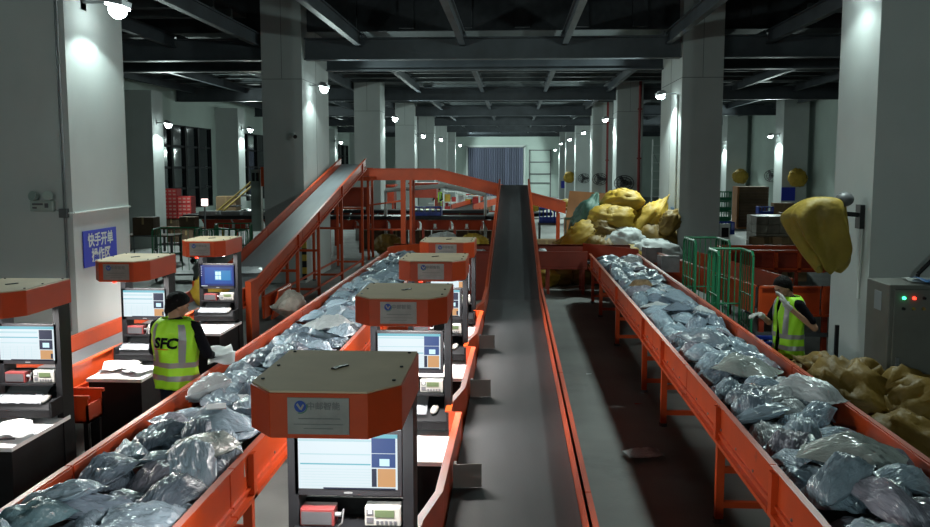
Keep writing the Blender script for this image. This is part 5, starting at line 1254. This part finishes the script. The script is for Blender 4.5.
    v = MB(); n = 44; g0 = R(90 + 8) if open_front else R(90.01); g1 = R(360 + 90 - 8) if open_front else R(449.9)
    th_ = [g0 + (g1 - g0) * i / n for i in range(n + 1)]
    def patch(mb, t0, t1, z0, z1, off, nt, nz):
        vs = [sp(t0 + (t1 - t0) * i / nt, z0 + (z1 - z0) * j / nz, off) for j in range(nz + 1) for i in range(nt + 1)]
        mb.add(vs, [(j * (nt + 1) + i, j * (nt + 1) + i + 1, (j + 1) * (nt + 1) + i + 1, (j + 1) * (nt + 1) + i) for j in range(nz) for i in range(nt)])
    def vpatch(*a):
        pass
    patch(v, g0, g1, .80, 1.465, 0, n, 24)
    vo = part('vest', v, M_vest, t, True, 'lime yellow safety vest'); s_ = vo.modifiers.new('s', 'SOLIDIFY'); s_.thickness = .006; s_.offset = -1
    st = MB(); patch(st, g0, g1, .885, .935, .004, 44, 2); patch(st, g0, g1, 1.01, 1.06, .004, 44, 2)
    for c in (R(90 + 38), R(90 - 38) + 2 * PI, R(270 - 38), R(270 + 38)): patch(st, c - .16, c + .16, 1.06, 1.42, .0042, 4, 14)
    so = part('reflective_stripe', st, M_refl, vo, True); 
    if text:
        tx = text_mb(text, .135, 0, .006); mb = MB(); zc_ = 1.245
        def bk(x, z):
            a, c = ring_at(z); a += .02; c += .02; return (x, -c * math.sqrt(max(0, 1 - (x / a) ** 2)) - .016, z)
        mb.add([bk(p[0] * 1.0 + p[1] * .2, zc_ + p[1]) for p in tx.v], [tuple(f) for f in tx.f]); part('lettering', mb, M_shirt, vo)
        mb = MB(); mb.add([bk(-.11, 1.182), bk(0, 1.187), bk(.03, 1.189), bk(.03, 1.197), bk(0, 1.196), bk(-.11, 1.190)], [(0, 1, 4, 5), (1, 2, 3, 4)]); part('underline', mb, M_or, vo)
    return t
# left worker, seen from behind, looking down at papers on his right
person((-3.04, 7.95, 0), R(-12), 'worker seen from behind in black-lettered lime vest, holding white papers',
       [((-.26, .06, 1.12), (-.13, .27, 1.02), (.5, .8, -.1), (-.2, 0, 1), False), ((.27, .05, 1.12), (.20, .27, 1.05), (.1, 1, .1), (.3, 0, 1), False)],
       (R(-20), 0, R(-40)), scale=.95, girth=1.1, text='SFC', open_front=False)
p1 = paper(-2.70, 8.16, 1.03, .22, .15, .6, 'upper white slip held by the worker in the lettered vest', tilt=.5, seed=3, curl=.05)
p2 = paper(-2.68, 8.12, .98, .24, .15, .2, 'lower white slip held by the worker in the lettered vest', tilt=.7, seed=9, curl=.05)
# right worker, in profile, gloved hand at the face
person((2.90, 9.62, 0), R(104), 'black-haired worker in lime vest raising a gloved hand to his face',
       [((-.31, -.12, 1.15), (-.215, .18, 1.40), (.45, .12, .85), (-.7, -.6, .3), True), ((.25, .10, 1.13), (.08, .30, 1.25), (-.3, .9, .1), (0, .2, 1), True)],
       (R(-24), 0, R(8)), scale=.955, lean=.05, glove=True)
t = thing('handheld_scanner', 'dark handheld device in the other hand of the gloved worker', 'device', (2.50, 9.62, 1.20)); m_ = MB(); m_.box((0, 0, 0), (.17, .075, .022), (0, R(25), 0)); part('case', m_, M_plast, t, bevel=.005)
m_ = MB(); m_.box((-.01, -.001, .013), (.11, .055, .004), (0, R(25), 0)); part('screen', m_, S_db, t)
# distant worker
person((-3.7, 45, 0), R(150), 'tiny distant worker in lime vest beyond the loop sorter',
       [((-.26, .06, 1.12), (-.2, .27, 1.05), (0, 1, 0), (0, 0, 1), False), ((.27, .05, 1.12), (.20, .27, 1.05), (.1, 1, .1), (.3, 0, 1), False)], (R(-10), 0, 0), voxel=.02)

# parcels that would share a label are told apart by their order along the belt
same = {}
for o in bpy.data.objects:
    if o.get('category') == 'parcel' and 'belt' in o.get('label', '') and 'group' in o: same.setdefault(o['label'], []).append(o)
for lb, os_ in same.items():
    if len(os_) > 1:
        for k, o in enumerate(sorted(os_, key=lambda q: q.location.y)): o['label'] = lb + ', ' + ('nearest', 'second', 'third', 'fourth', 'fifth', 'sixth', 'seventh', 'eighth', 'ninth')[min(k, 8)] + ' one'
for grp, key, words in (('green crate stack', lambda q: q.location.z, ('bottom', 'second from bottom', 'third from bottom', 'topmost')),
                        ('brown cartons under the red ones', lambda q: (q.location.z, q.location.x), ('lower left', 'lower right', 'upper left', 'upper right')),
                        ('loose cartons before the pallet', lambda q: (q.location.z, q.location.x), ('bottom left', 'bottom middle', 'bottom right', 'second layer left', 'second layer middle', 'second layer right', 'top left', 'top right')),
                        ('bottom layer sacks', lambda q: q.location.x, ('first from left', 'second from left', 'third from left', 'fourth from left', 'fifth from left', 'sixth from left', 'seventh from left')),
                        ('bottles in the mesh crate', lambda q: q.location.x, ('leftmost', 'second from left', 'third from left', 'rightmost'))):
    for o, w_ in zip(sorted([q for q in bpy.data.objects if q.get('group') == grp], key=key), words): o['label'] = o['label'] + ', ' + w_
